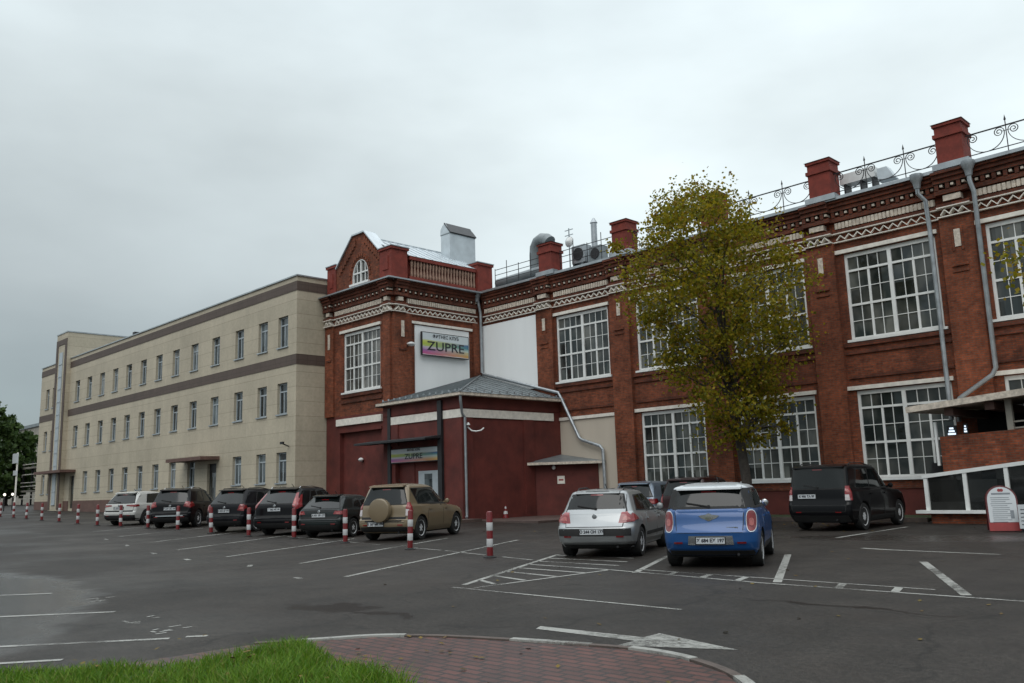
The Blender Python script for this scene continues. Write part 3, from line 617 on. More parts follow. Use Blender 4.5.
# things standing on the hall roof
dk = empty('roof_duct', (-34.3, 36.2, 13.4), 'big curved grey ventilation duct on the brick hall roof behind the railing', 'air duct')
MB().tube([(-34.35, 36.2, 13.4), (-34.35, 36.2, 15.2), (-34.28, 36.2, 15.65), (-34.05, 36.2, 15.95), (-33.75, 36.2, 16.05), (-33.4, 36.2, 15.95), (-33.15, 36.2, 15.75)], [.36, .36, .38, .40, .40, .40, .40], 16).build('duct_bend', 'roof', dk, smooth=True)
d2 = MB(); d2.tube([(-37.2, 35.8, 13.95), (-33.4, 35.8, 14.05)], .30, 14); d2.build('duct_run', 'roof', dk, smooth=True)
MB().box(-33.35, -32.85, 35.8, 36.6, 15.0, 15.5).build('duct_outlet', 'dark', dk)
ac = empty('air_conditioner', (-29.6, 35.6, 13.5), 'white boxed air conditioning unit on the hall roof left of the second post', 'air conditioner')
MB().box(-30.7, -29.75, 35.3, 35.9, 13.75, 14.75).build('casing', 'zinc', ac); f = MB(); f.lathe([(.36, -.02), (.36, .02)], 20, (-30.22, 35.28, 14.25), 'Y'); f.build('fan_grille', 'dark', ac); 
for x in (-30.6, -29.85): MB().box(x - .04, x + .04, 35.3, 35.9, 13.4, 13.75).build('stand', 'dark', ac)
ac2 = empty('air_conditioner', (-28.6, 35.6, 13.5), 'smaller grey air conditioning unit on the hall roof beside the thin flue', 'air conditioner')
MB().box(-29.45, -28.6, 35.3, 35.9, 13.6, 14.45).build('casing', 'roof', ac2); f = MB(); f.lathe([(.3, -.02), (.3, .02)], 20, (-29.02, 35.28, 14.02), 'Y'); f.build('fan_grille', 'dark', ac2)
fl = empty('roof_flue', (-29.6, 36.2, 13.5), 'tall thin steel flue standing on the brick hall roof', 'flue')
MB().tube([(-29.75, 36.2, 13.4), (-29.75, 36.2, 16.1)], .17, 12).build('flue_pipe', 'zinc', fl, smooth=True); MB().lathe([(.22, 16.1), (.05, 16.4)], 12, (-29.75, 36.2, 0)).build('cowl', 'zinc', fl)
an = empty('roof_antenna', (-32.0, 36, 13.5), 'small bracket antenna with dish on the hall roof by the curved duct', 'antenna'); a = MB(); a.bar((-31.1, 35.6, 13.4), (-31.1, 35.6, 16.0), .05)
for z in (15.3, 15.6, 15.9): a.bar((-31.4, 35.6, z), (-30.8, 35.6, z), .04)
a.build('mast', 'zinc', an); a = MB(); a.lathe([(.02, -.1), (.2, 0), (.3, .1), (.31, .1)], 14, (-31.1, 35.5, 15.2), 'Y'); a.build('dish', 'lampwhite', an, smooth=True)
eq = empty('air_handler', (-14.3, 35.6, 13.5), 'pale long air handling unit on the hall roof behind the scroll railing', 'air handler')
MB().box(-15.2, -13.7, 35.3, 35.9, 14.05, 14.5).build('casing', 'lampwhite', eq)
for x in (-15.0, -14.3, -13.8): MB().box(x - .04, x + .04, 35.3, 35.9, 13.4, 14.05).build('stand', 'dark', eq)
MB().hexa([(-13.6, 35.35, 13.8), (-12.9, 35.35, 13.8), (-12.9, 35.8, 13.8), (-13.6, 35.8, 13.8), (-13.6, 35.35, 14.35), (-13.2, 35.35, 14.35), (-13.2, 35.8, 14.35), (-13.6, 35.8, 14.35)]).build('motor_box', 'roof_light', eq)

# ------------------------------------------------------------------ the gabled block
BX, BY, BL = -37.45, 27.85, -43.87
blk = empty('gabled_block', (-40.6, 31, 0), 'red brick corner block with pointed gable, arched attic window and balustrade', 'brick building')
mf, ms_ = fY(BY), fX(BX)
w = MB(); holed(w, mf, BL, BX, 5.9, 13.06, [(-42.1, -38.5, 7.25, 10.7)], .34)
w.face([(BX, BY, 5.9), (BX, 34.5, 5.9), (BX, 34.5, 13.06), (BX, BY, 13.06)]); w.face([(BL, BY, -.2), (BL, 40, -.2), (BL, 40, 13.06), (BL, BY, 13.06)])
w.build('wall', 'brick', blk, fix=False)
MB().box(BL + .3, BX - .3, BY + .45, BY + .55, 6, 12.9).build('interior_wall', 'interior', blk)
lo = MB(); holed(lo, mf, BL, BX, -.2, 5.9, [(-42.45, -38.4, -.19, 4.95)], .25); lo.face([(BX, BY, -.2), (BX, 34.5, -.2), (BX, 34.5, 5.9), (BX, BY, 5.9)])
lo.face([(-42.45, BY + .25, -.2), (-38.4, BY + .25, -.2), (-38.4, BY + .25, 4.95), (-42.45, BY + .25, 4.95)]); lo.build('painted_base', 'red_paint', blk, fix=False)
MB().fbox(mf, -42.7, -38.3, 5.36, 5.74, 0, .12).build('lintel_band', 'trim', blk)
MB().fbox(mf, -42.5, -38.35, 4.95, 5.1, 0, .05).build('recess_head', 'red_paint', blk)
hall_window(blk, mf, -42.1, -38.5, 7.25, 10.7, glass='glass_curtain', depth=.17)
bl = MB(); bl.fbox(mf, -42.3, -38.3, 6.62, 6.78, 0, .07); bl.fbox(mf, -42.3, -38.3, 6.95, 7.12, 0, .09); bl.build('belt_course', 'brick_dark', blk)
for u0, u1, mm in ((BL, -43.0, mf), (-38.05, BX - .001, mf), (BY, 29.15, ms_), (33.75, 34.3, ms_)):
    p = MB(); p.fbox(mm, u0, u1, 5.95, 11.30, 0, .14); po = p.build('pilaster', 'brick_pil', blk)
    if u1 - u0 > .6:
        c = (u0 + u1) / 2; MB().fbox(mm, c - .10, c + .10, 9.95, 10.85, .13, .17).build('white_panel', 'trim_old', po)
        br = MB(); br.fbox(mm, c - .25, c + .25, 9.2, 9.3, .13, .19); br.build('brick_relief', 'brick_dark', po)
ornament(blk, mf, [(BL, -43.0, .22, True), (-42.99, -38.1, .06, False), (-38.09, BX + .21, .22, True)], 0)
ornament(blk, ms_, [(BY + .01, 28.75, .22, True), (28.76, 34.1, .06, False)], 0)
e_ = MB(); e_.fbox(mf, BL - .3, BX + .60, 13.062, 13.14, -.3, .60); e_.fbox(ms_, BY + .3, 34.1, 13.062, 13.14, -.3, .60); e_.build('cornice_flashing', 'zinc', blk)
ao = MB(); ao.fbox(mf, BL, BX + .1, 13.141, 13.3, -.6, .1); ao.build('attic_course', 'red_post', blk)
# gable: shouldered outline with a flat tip
gp = [(-42.9, 13.3), (-42.9, 14.75), (-41.2, 16.42), (-40.0, 16.42), (-38.3, 14.75), (-38.3, 13.3)]
wy = BY + .02
# front skin of the gable with an arched hole
def arch(cx, z0, zs, r, n=10): return [(cx - r, z0), (cx - r, zs)] + [(cx - r * math.cos(math.pi * i / n), zs + r * 1.25 * math.sin(math.pi * i / n)) for i in range(1, n)] + [(cx + r, zs), (cx + r, z0)]
ac_ = arch(-40.45, 13.5, 13.9, .80)
g = MB()
outer = gp; bmx = bmesh.new()
ov = [bmx.verts.new((x, wy, z)) for x, z in outer]; iv = [bmx.verts.new((x, wy, z)) for x, z in ac_]
es = [bmx.edges.new((ov[i], ov[(i + 1) % len(ov)])) for i in range(len(ov))] + [bmx.edges.new((iv[i], iv[(i + 1) % len(iv)])) for i in range(len(iv))]
bmesh.ops.triangle_fill(bmx, edges=es, use_beauty=True)
bmesh.ops.delete(bmx, geom=[f for f in bmx.faces if abs(f.calc_center_median().x + 40.45) < .8 and f.calc_center_median().z < 14.6 and all(v in iv for v in f.verts)], context='FACES_ONLY')
for f in bmx.faces: g.face([v.co for v in f.verts])
bmx.free()
for i in range(len(gp)): (x0, z0), (x1, z1) = gp[i], gp[(i + 1) % len(gp)]; g.face([(x0, wy, z0), (x1, wy, z1), (x1, wy + .5, z1), (x0, wy + .5, z0)])
for i in range(len(ac_)): (x0, z0), (x1, z1) = ac_[i], ac_[(i + 1) % len(ac_)]; g.face([(x0, wy, z0), (x1, wy, z1), (x1, wy + .3, z1), (x0, wy + .3, z0)])
g.face([(x, wy + .5, z) for x, z in gp])
go = g.build('gable', 'brick', blk, fix=False)
cp = MB()
for (x0, z0), (x1, z1) in zip(gp[1:-2], gp[2:-1]): cp.hexa([(x0, wy - .1, z0), (x1, wy - .1, z1), (x1, wy + .75, z1), (x0, wy + .75, z0), (x0, wy - .1, z0 + .09), (x1, wy - .1, z1 + .09), (x1, wy + .75, z1 + .09), (x0, wy + .75, z0 + .09)])
cp.build('coping', 'roof_light', go)
rl = MB()      # brick relief stepping along the gable
for i in range(9):
    t = i / 8; x = -42.5 + 1.55 * t; z = 14.75 + 1.45 * t
    rl.box(x - .09, x + .09, wy - .06, wy + .01, z - .45, z - .05); rl.box(-80.9 - x - .09, -80.9 - x + .09, wy - .06, wy + .01, z - .45, z - .05)
for i in range(15): a = math.pi * i / 14; rl.box(-40.45 - 1.0 * math.cos(a) - .07, -40.45 - 1.0 * math.cos(a) + .07, wy - .05, wy + .01, 13.9 + 1.22 * math.sin(a) - .09, 13.9 + 1.22 * math.sin(a) + .09)
rl.build('brick_relief', 'brick_pil', go)
aw = MB()
for (x0, z0), (x1, z1) in zip(ac_, ac_[1:] + ac_[:1]): aw.bar((x0, wy + .08, z0), (x1, wy + .08, z1), .13, .12, up=(0, 1, 0))
aw.bar((-40.45, wy + .08, 13.5), (-40.45, wy + .08, 14.88), .09); aw.bar((-41.2, wy + .08, 14.12), (-39.7, wy + .08, 14.12), .08)
for s in (-.4, .4): aw.bar((-40.45 + s, wy + .08, 13.5), (-40.45 + s, wy + .08, 14.72), .045)
awo = aw.build('attic_window', 'frame', blk); pnm = MB(); pnm.face([(x, wy + .14, z) for x, z in ac_]); pnm.build('pane', 'glass_curtain', awo)
MB().box(-41.4, -39.5, wy - .12, wy + .2, 13.38, 13.5).build('sill', 'frame', awo)
# corner posts
def post(x0, x1, y0, y1, top, nm='corner_post'):
    p = MB(); p.box(x0, x1, y0, y1, 13.142, top - .14); p.box(x0 - .07, x1 + .07, y0 - .07, y1 + .07, top - .14, top)
    p.box(x0 + .3, x1 - .3, y0 - .04, y0, 13.7, top - .5) if x1 - x0 > .9 else None
    po = p.build(nm, 'red_post', blk); MB().box(x0 - .1, x1 + .1, y0 - .1, y1 + .1, top + .001, top + .05).build('cap', 'zinc', po)
post(-43.85, -42.92, BY - .02, BY + .9, 15.05); post(-38.36, -37.25, BY - .12, BY + .98, 14.98); post(-38.2, -37.2, 34.1, 35.3, 15.05)
# balustrade on the return side
bs = MB(); bs.box(-37.75, -37.3, BY + 1.17, 34.03, 13.142, 13.45); bs.box(-37.75, -37.28, BY + 1.17, 34.03, 14.42, 14.6); bs.box(-37.72, -37.62, BY + 1.17, 34.03, 13.45, 14.42)
bo = bs.build('balustrade', 'red_post', blk); bb = MB()
for i in range(22):
    y = BY + 1.4 + i * .225; bb.lathe([(.06, 13.45), (.085, 13.6), (.05, 13.95), (.085, 14.25), (.06, 14.42)], 6, (-37.42, y, 0))
bb.build('baluster_row', 'balus', bo)
# standing seam roof behind it
rf = MB(); rx0, rx1 = -42.6, -37.75
rf.face([(-37.3, BY + .98, 14.64), (-37.3, 34.3, 14.64), (-40.3, 34.9, 16.25), (-40.3, BY + .5, 16.25), (-38.3, BY + .5, 15.17), (-38.3, BY + .98, 15.17)]); rf.face([(-40.3, BY + .5, 16.25), (-40.3, 34.9, 16.25), (-43.6, 34.9, 14.4), (-43.6, BY + .5, 14.4)])
for i in range(10):
    y = BY + 1.1 + i * .6; rf.bar((-37.32, y, 14.66), (-40.28, y, 16.26), .035, .06)
rf.bar((-40.3, BY + .5, 16.27), (-40.3, 34.9, 16.27), .12, .06); rf.build('roof', 'roof_light', blk)
vt = empty('roof_vent', (-39.8, 34.3, 14.6), 'tall pale metal ventilation housing with dark pointed top on the gabled block roof', 'roof vent')
vb = MB(); vb.box(-39.75, -38.9, 33.4, 35.5, 14.8, 17.2); vb.build('housing', 'roof_light', vt)
for y in (33.4, 35.48): MB().prism([(-39.8, y, 17.2), (-39.78, y, 17.5), (-39.6, y, 17.75), (-39.4, y, 17.88), (-39.3, y, 17.88), (-38.88, y, 17.2)], (0, .02, 0)).build('end_plate', 'roof_light', vt)
vr = MB(); vr.hexa([(-39.4, 33.36, 17.86), (-38.86, 33.36, 17.18), (-38.86, 35.55, 17.18), (-39.4, 35.55, 17.86), (-39.4, 33.36, 17.93), (-38.80, 33.36, 17.22), (-38.80, 35.55, 17.22), (-39.4, 35.55, 17.93)]); vr.build('sloping_lid', 'lid', vt)
MB().box(-39.77, -38.88, 33.38, 35.52, 17.14, 17.2).build('seam_band', 'roof', vt); MB().face([(-39.4, 33.4, 17.86), (-39.8, 33.4, 17.2), (-39.8, 35.5, 17.2), (-39.4, 35.5, 17.86)]).build('rear_slope', 'roof', vt)
# blank white panel on the return side
pn = MB().fbox(ms_, 29.42, 33.45, 6.6, 10.72, 0, .05).build('blank_panel', 'render_white', blk)
MB().fbox(ms_, 29.1, 33.7, 10.78, 10.92, 0, .12).build('lintel', 'trim', blk)

# ------------------------------------------------------------------ entrance annex in the corner
AX0, AX1, AY = -37.62, -31.3, 27.4
anx = empty('entrance_annex', (-34.4, 31, 0), 'low dark red entrance annex with hipped grey roof and white band', 'annex')
ma, mr_ = fY(AY), fX(AX1)
w = MB(); holed(w, ma, AX0, AX1, -.1, 6.15, [(-36.6, -33.1, .2, 3.0)], .3); w.face([(AX1, AY, -.1), (AX1, 34.5, -.1), (AX1, 34.5, 6.15), (AX1, AY, 6.15)]); w.face([(AX0, AY, -.1), (AX0, 27.86, -.1), (AX0, 27.86, 6.15), (AX0, AY, 6.15)])
w.build('wall', 'red_paint', anx, fix=False)
MB().fbox(ma, -36.6, -33.1, .2, 3.0, -.34, -.29).build('entrance_back', 'red_paint', anx)
bd = MB(); bd.fbox(ma, -36.9, -33.05, 5.02, 5.42, 0, .06); bd.fbox(ma, -32.62, AX1 + .06, 5.02, 5.42, 0, .06); bd.fbox(mr_, AY, 33.9, 5.02, 5.42, 0, .06); bd.build('white_band', 'trim', anx)
for mm, a, b, z, dd in ((ma, -32.5, AX1 + .05, 0, .05), (mr_, AY, 28.1, 0, .051), (mr_, 31.6, 32.3, 0, .08), (ma, -37.0, -36.3, 3.9, .06)): MB().fbox(mm, a, b, z, 5.02, 0, dd).build('pilaster', 'red_paint', anx)
MB().fbox(ma, -37.15, -36.9, 0, 5.9, 0, .10).build('corner_pipe', 'dark', anx); MB().fbox(ma, -32.95, -32.65, 0, 5.95, 0, .16).build('dark_upright', 'dark', anx)  # second box: narrow dark upright on the front wall, ground to eaves
ev = MB(); ez0, ez1 = 6.05, 6.19
ev.hexa([(AX0 - .15, AY - .4, ez0), (AX1 + .4, AY - .4, ez0), (AX1 + .4, AY, ez0), (AX0 - .15, AY, ez0), (AX0 - .15, AY - .4, ez1), (AX1 + .4, AY - .4, ez1), (AX1 + .4, AY, ez1), (AX0 - .15, AY, ez1)]); ev.hexa([(AX1, AY, ez0), (AX1 + .4, AY, ez0), (AX1 + .4, 34.4, ez0), (AX1, 34.4, ez0), (AX1, AY, ez1), (AX1 + .4, AY, ez1), (AX1 + .4, 34.4, ez1), (AX1, 34.4, ez1)])
ev.build('eaves', 'trim_old', anx)
fs = MB(); fs.fbox(ma, AX0, AX1, 5.5, 6.05, 0, .03); fs.fbox(mr_, AY, 34.4, 5.5, 6.05, 0, .03); fs.build('fascia', 'red_paint', anx)
ap = (-37.47, 34.4, 8.2); rz = 6.2
rf = MB(); e1, e2, e3, e4 = (AX0 - .17, AY - .42, rz), (AX1 + .42, AY - .42, rz), (AX1 + .42, 34.45, rz), (AX0 - .17, BY + .0, rz + .13)
rf.face([e1, e2, ap, (-37.44, BY, 6.35), e4]); rf.face([e2, e3, ap]); rf.face([e1, e4, (AX0 - .17, BY, 6.0), (AX0 - .17, AY - .42, 6.0)])
for i in range(1, 11):
    t = i / 11; p = Vector(e1).lerp(Vector(e2), t); 
    # seams run up the slope to the hip or to the wall
    k = (p.x + 37.44) / (e2[0] + 37.44); q = Vector(e2).lerp(Vector(ap), 1 - max(0, k))
    if k > .02: q.x = p.x; rf.bar(p + Vector((0, 0, .02)), q + Vector((0, 0, .02)), .03, .05)
    p = Vector(e2).lerp(Vector(e3), t); q = Vector(e2).lerp(Vector(ap), t); rf.bar(p + Vector((0, 0, .02)), (q.x, p.y, q.z + .02), .03, .05)
rf.bar(Vector(e2) + Vector((0, 0, .03)), Vector(ap) + Vector((0, 0, .03)), .09, .06); rf.build('roof', 'roof', anx, fix=False)
sn = MB()
for i in range(14):
    t = (i + .5) / 14; p = Vector(e1).lerp(Vector(e2), t) + Vector((0, .35, .12)); sn.box(p.x - .05, p.x + .05, p.y - .02, p.y + .02, p.z - .03, p.z + .09)
    p = Vector(e2).lerp(Vector(e3), t) + Vector((-.35, 0, .12)); sn.box(p.x - .02, p.x + .02, p.y - .05, p.y + .05, p.z - .03, p.z + .09)
sn.build('snow_guard', 'zinc', anx)
p = pipe(anx, [(AX1 + .3, AY - .3, 6.05), (AX1 + .28, AY - .28, 5.8), (AX1 + .12, AY - .06, 5.2), (AX1 + .12, AY + .12, 5.0), (AX1 + .12, AY + .12, .35), (AX1 + .25, AY - .02, .25)], .065, head=False)
dr = MB(); dr.fbox(ma, -34.95, -33.35, .2, 2.55, -.29, -.22); do = dr.build('door', 'alu', anx)
MB().fbox(ma, -34.45, -33.85, .35, 2.4, -.22, -.205).build('pane', 'glass_office', do); MB().fbox(ma, -34.8, -34.74, 1.0, 1.5, -.22, -.15).build('handle', 'chrome', do)
MB().fbox(ma, -36.3, -35.3, .2, 3.0, -.29, -.25).build('side_panel', 'red_paint', anx)
cn = empty('entrance_canopy', (-35.6, 26.6, 4), 'thin dark ribbed canopy jutting over the entrance of the red annex', 'canopy')
c = MB(); c.hexa([(-38.7, 26.25, 4.06), (-32.7, 26.25, 4.06), (-32.7, 27.38, 4.10), (-38.7, 27.38, 4.10), (-38.7, 26.25, 4.11), (-32.7, 26.25, 4.11), (-32.7, 27.38, 4.26), (-38.7, 27.38, 4.26)]); c.build('sheet', 'lid', cn)
c = MB()
for i in range(11): x = -38.6 + i * .58; c.bar((x, 26.27, 4.03), (x, 27.36, 4.07), .05, .05)
c.bar((-38.7, 26.27, 4.04), (-32.7, 26.27, 4.04), .06); c.build('rib', 'dark', cn)
# low shed in the corner of annex and hall
sh = empty('lean_to_shed', (-29, 33, 0), 'small dark red lean-to shed with flat grey roof between annex and cream wall', 'shed')
dA, dB = Vector((AX1 + .004, 32.35, 0)), Vector((-28.75, 34.44, 0)); du = (dB - dA).normalized(); dn = Vector((du.y, -du.x, 0)); dl = (dB - dA).length
def msd(u, z, d): p = dA + du * u + dn * d; return (p.x, p.y, z)
w = MB(); w.prism([(dA.x, dA.y, -.1), (dB.x, dB.y, -.1), (AX1 + .004, 34.44, -.1)], (0, 0, 2.85)); w.build('wall', 'red_paint', sh)
c = MB(); a_, b_ = dA + dn * .42 - du * .42, dB + dn * .42 + du * .30; a_ = dA + Vector((0, -.60, 0)); b_ = Vector((-28.25, 34.44, 0)); k_ = Vector((AX1 + .004, 34.44, 0))
c.hexa([(a_.x, a_.y, 2.70), (b_.x, b_.y, 2.70), (b_.x, b_.y + .002, 2.70), (k_.x, k_.y, 2.70), (a_.x, a_.y, 2.80), (b_.x, b_.y, 2.80), (b_.x - .01, b_.y, 2.80), (k_.x, k_.y, 3.25)]); c.build('roof', 'roof', sh)
c = MB(); c.bar((a_.x + .02, a_.y - .02, 2.745), (b_.x - .02, b_.y - .04, 2.745), .05, .13); c.build('roof_edge', 'trim_old', sh)
do = MB().fbox(msd, 2.05, 3.05, .12, 2.3, 0, .03).build('door', 'red_paint', sh); MB().fbox(msd, 2.15, 2.22, 1.0, 1.15, .03, .08).build('handle', 'dark', do)
sg = empty('notice_plate', msd(1.35, 1.85, 0), 'small pale square notice on the red shed wall', 'notice'); MB().fbox(msd, 1.16, 1.54, 1.7, 2.1, .004, .03).build('plate', 'trim', sg); MB().fbox(msd, 1.23, 1.47, 1.86, 1.94, .03, .034).build('print', 'sign_red', sg)
def lamp(label, m_, u, z, arm, r=.16):
    l = empty('wall_lamp', m_(u, z, 0), label, 'lamp'); a = MB(); p0, p1 = Vector(m_(u, z, 0)), Vector(m_(u, z + .1, arm)); a.bar(p0, p1, .05); a.build('bracket', 'dark', l)
    b = MB(); b.lathe([(r * .4, .12), (r * .95, .06), (r, 0), (r * .6, -.08), (r * .2, -.1)], 14, tuple(p1)); b.build('lamp_head', 'lampwhite', l, smooth=True); return l
lamp('pale round lamp on the shed wall above the square notice', msd, 1.0, 2.42, .12, .10); lamp('white floodlight on the corner pilaster of the gabled block', ms_, 28.8, 9.4, .5, .24)
lamp('small round lamp high on the painted recess below the gable window', fY(BY + .25), -40.5, 3.25, .15, .15)
hl = empty('hooked_lamp', (AX1, 27.95, 4.4), 'small white hooked lamp beside the corner pipe on the right wall of the red annex', 'lamp'); a = MB(); a.tube([(AX1, 27.75, 4.62), (AX1 + .1, 27.75, 4.5), (AX1 + .22, 27.85, 4.36), (AX1 + .36, 28.0, 4.32), (AX1 + .5, 28.2, 4.36), (AX1 + .55, 28.35, 4.48)], .035, 8); a.build('arm', 'lampwhite', hl, smooth=True)
a = MB(); a.lathe([(.03, .10), (.10, 0), (.10, -.03)], 12, (AX1 + .12, 27.72, 4.66)); a.build('lamp_head', 'lampwhite', hl, smooth=True)

# ------------------------------------------------------------------ signs of the club
def stripes_mat(name, seed):
    m_ = bpy.data.materials.new(name); m_.use_nodes = True; t = m_.node_tree; p = t.nodes['Principled BSDF']; p.inputs['Roughness'].default_value = .4
    tcn = N(t, 'ShaderNodeTexCoord'); s = N(t, 'ShaderNodeSeparateXYZ'); t.links.new(tcn.outputs['UV'], s.inputs[0])
    nz = N(t, 'ShaderNodeTexNoise'); nz.inputs['Scale'].default_value = 3.5; mpn = N(t, 'ShaderNodeMapping'); mpn.inputs['Scale'].default_value = (.7, 4, 1); mpn.inputs['Location'].default_value = (seed, 0, 0); t.links.new(tcn.outputs['UV'], mpn.inputs[0]); t.links.new(mpn.outputs[0], nz.inputs['Vector'])
    def ramp(stops):
        r = N(t, 'ShaderNodeValToRGB'); e = r.color_ramp.elements; e[0].position, e[0].color = stops[0][0], (*stops[0][1], 1); e[1].position, e[1].color = stops[-1][0], (*stops[-1][1], 1)
        for q, c in stops[1:-1]: x = e.new(q); x.color = (*c, 1)
        return r
    # left end lime/purple, right end blue/orange, white top third
    a = N(t, 'ShaderNodeMath', operation='MULTIPLY_ADD'); t.links.new(nz.outputs[0], a.inputs[0]); a.inputs[1].default_value = .22; t.links.new(s.outputs[1], a.inputs[2])
    ra = ramp([(.10, (.62, .60, .60)), (.16, (.50, .10, .28)), (.34, (.32, .12, .36)), (.46, (.55, .50, .55)), (.56, (.42, .52, .06)), (.74, (.55, .58, .12)), (.80, (.60, .66, .68))])
    rb = ramp([(.10, (.62, .60, .60)), (.16, (.55, .30, .06)), (.34, (.52, .45, .25)), (.44, (.45, .55, .50)), (.56, (.06, .24, .30)), (.68, (.05, .14, .30)), (.80, (.60, .66, .68))])
    t.links.new(a.outputs[0], ra.inputs[0]); t.links.new(a.outputs[0], rb.inputs[0]); mxx = N(t, 'ShaderNodeMix', data_type='RGBA'); t.links.new(s.outputs[0], mxx.inputs[0]); t.links.new(ra.outputs[0], mxx.inputs[6]); t.links.new(rb.outputs[0], mxx.inputs[7]); t.links.new(mxx.outputs[2], p.inputs['Base Color'])
    return m_
def club_sign(label, m_, u0, u1, z0, z1, d, seed, s1, s2):
    s = empty('club_sign', m_((u0 + u1) / 2, z0, d), label, 'sign'); MB().fbox(m_, u0, u1, z0, z1, d - .14, d).build('casing', 'dark', s)
    f = MB().face([m_(u0 + .04, z0 + .04, d + .004), m_(u1 - .04, z0 + .04, d + .004), m_(u1 - .04, z1 - .04, d + .004), m_(u0 + .04, z1 - .04, d + .004)])
    fo = f.build('sign_face', stripes_mat('striped_sign_print', seed), s); uv = fo.data.uv_layers.new(name='UVMap')
    for i, q in enumerate(((0, 0), (1, 0), (1, 1), (0, 1))): uv.data[i].uv = q
    for l in fo.data.polygons[0].loop_indices:
        pass
    c = (u0 + u1) / 2; h = z1 - z0
    text_mesh('lettering', 'ФИТНЕС КЛУБ', s1, lambda x, y, z: m_(c + x, z0 + h * .84 + y, d + .012 + z), 'ink', s, .003, .004)
    text_mesh('lettering', 'ZUPRE', s2, lambda x, y, z: m_(c + x, z0 + h * .40 + y, d + .012 + z), 'ink', s, .004, .004, sx=1.3)
club_sign('large striped club sign with dark lettering on the white panel above the annex roof', ms_, 29.72, 33.2, 9.02, 10.35, .30, 1.3, .27, .72)
club_sign('low striped club sign over the annex entrance under the canopy', ma, -36.85, -33.0, 3.0, 3.74, .10, 4.7, .15, .38)

# ------------------------------------------------------------------ beige office building
OX, OY, OL = -43.95, 25.84, -91.4
off = empty('office_building', (-66, 30, .5), 'long three storey beige office building with brown bands and narrow windows', 'office building')
mo, mx_ = fY(OY), fX(OX)
RE = [-44.93, -47.34, -50.38, -53.7, -56.93, -59.97, -62.91, -65.82, -68.72, -71.57, -74.5, -77.51, -80.5]
rows = [(10.22, 12.08), (6.23, 8.07), (2.24, 4.0)]
wins = []
for r_i, (a, b) in enumerate(rows):
    for i, e in enumerate(RE):
        if r_i == 2 and i in (3, 12): continue
        wins.append((e - 1.14, e, a, b))
    for e in (-86.95, -88.85): wins.append((e - .95, e, a, b))
doors = [(-55.05, -53.75, .3, 3.7), (-81.9, -80.7, .9, 3.7)]
w = MB()
for z0, z1 in ((-.3, 9.04), (9.64, 13.44)): holed(w, mo, OL, OX, z0, z1, [h for h in wins + doors if z0 < h[2] < z1], .26); w.face([(OX, OY, z0), (OX, 42, z0), (OX, 42, z1), (OX, OY, z1)])
w.fbox(mo, OL, OX, 14.0, 14.3, -.2, 0); w.fbox(mx_, OY + .2, 42, 14.0, 14.3, -.2, 0); w.face([(OL, OY, -.3), (OL, 42, -.3), (OL, 42, 14.3), (OL, OY, 14.3)]); w.build('wall', 'tile', off, fix=False)
MB().box(OL + .2, OX - .2, OY + .40, OY + .5, 0, 13).build('interior_wall', 'interior', off)
bd = MB()
for a, b in ((9.04, 9.64), (13.44, 14.0)): bd.fbox(mo, OL, OX + .03, a, b, -.1, .03); bd.fbox(mx_, OY + .1, 42, a, b, -.1, .03)
bd.build('brown_band', 'tile_brown', off)
cp = MB(); cp.fbox(mo, OL - .05, OX + .08, 14.3, 14.38, -.35, .08); cp.fbox(mx_, OY + .36, 42, 14.3, 14.38, -.35, .08); cp.build('parapet_cap', 'zinc', off)
MB().face([(OL, OY, 14.1), (OX, OY, 14.1), (OX, 42, 14.1), (OL, 42, 14.1)]).build('roof', 'roof', off)
pb = MB(); us = [OL] + sorted([x for d_ in doors for x in d_[:2]]) + [OX + .05]
for a, b in zip(us[::2], us[1::2]): pb.fbox(mo, a, b, -.3, 1.55 if b < -50 else 1.3, 0, .05)
pb.build('plinth', 'plinth', off)
for a, b, c, e in wins:
    f = MB(); d0, d1 = -.24, -.17
    f.fbox(mo, a, a + .08, c, e, d0, d1); f.fbox(mo, b - .08, b, c, e, d0, d1); f.fbox(mo, a + .08, b - .08, c, c + .08, d0, d1); f.fbox(mo, a + .08, b - .08, e - .08, e, d0, d1); zt = c + (e - c) * .73
    f.fbox(mo, a + .08, b - .08, zt - .04, zt + .04, d0, d1); f.fbox(mo, (a + b) / 2 - .12, (a + b) / 2 - .05, c + .08, zt - .04, d0, d1 - .01)
    fo = f.build('window', 'alu', off); MB().fbox(mo, a + .04, b - .04, c + .04, e - .04, d0 + .01, d0 + .03).build('pane', random.choice(['glass_office', 'glass_office', 'glass_blind', 'glass_deep']), fo); MB().fbox(mo, a - .07, b + .07, c - .07, c, -.24, .08).build('sill', 'zinc', fo)
for i, (a, b, c, e) in enumerate(doors):
    f = MB(); f.fbox(mo, a, b, c, e, -.25, -.18); do = f.build('door', 'dark', off); MB().fbox(mo, a + .15, b - .15, c + .4, e - .6, -.18, -.17).build('pane', 'glass', do)
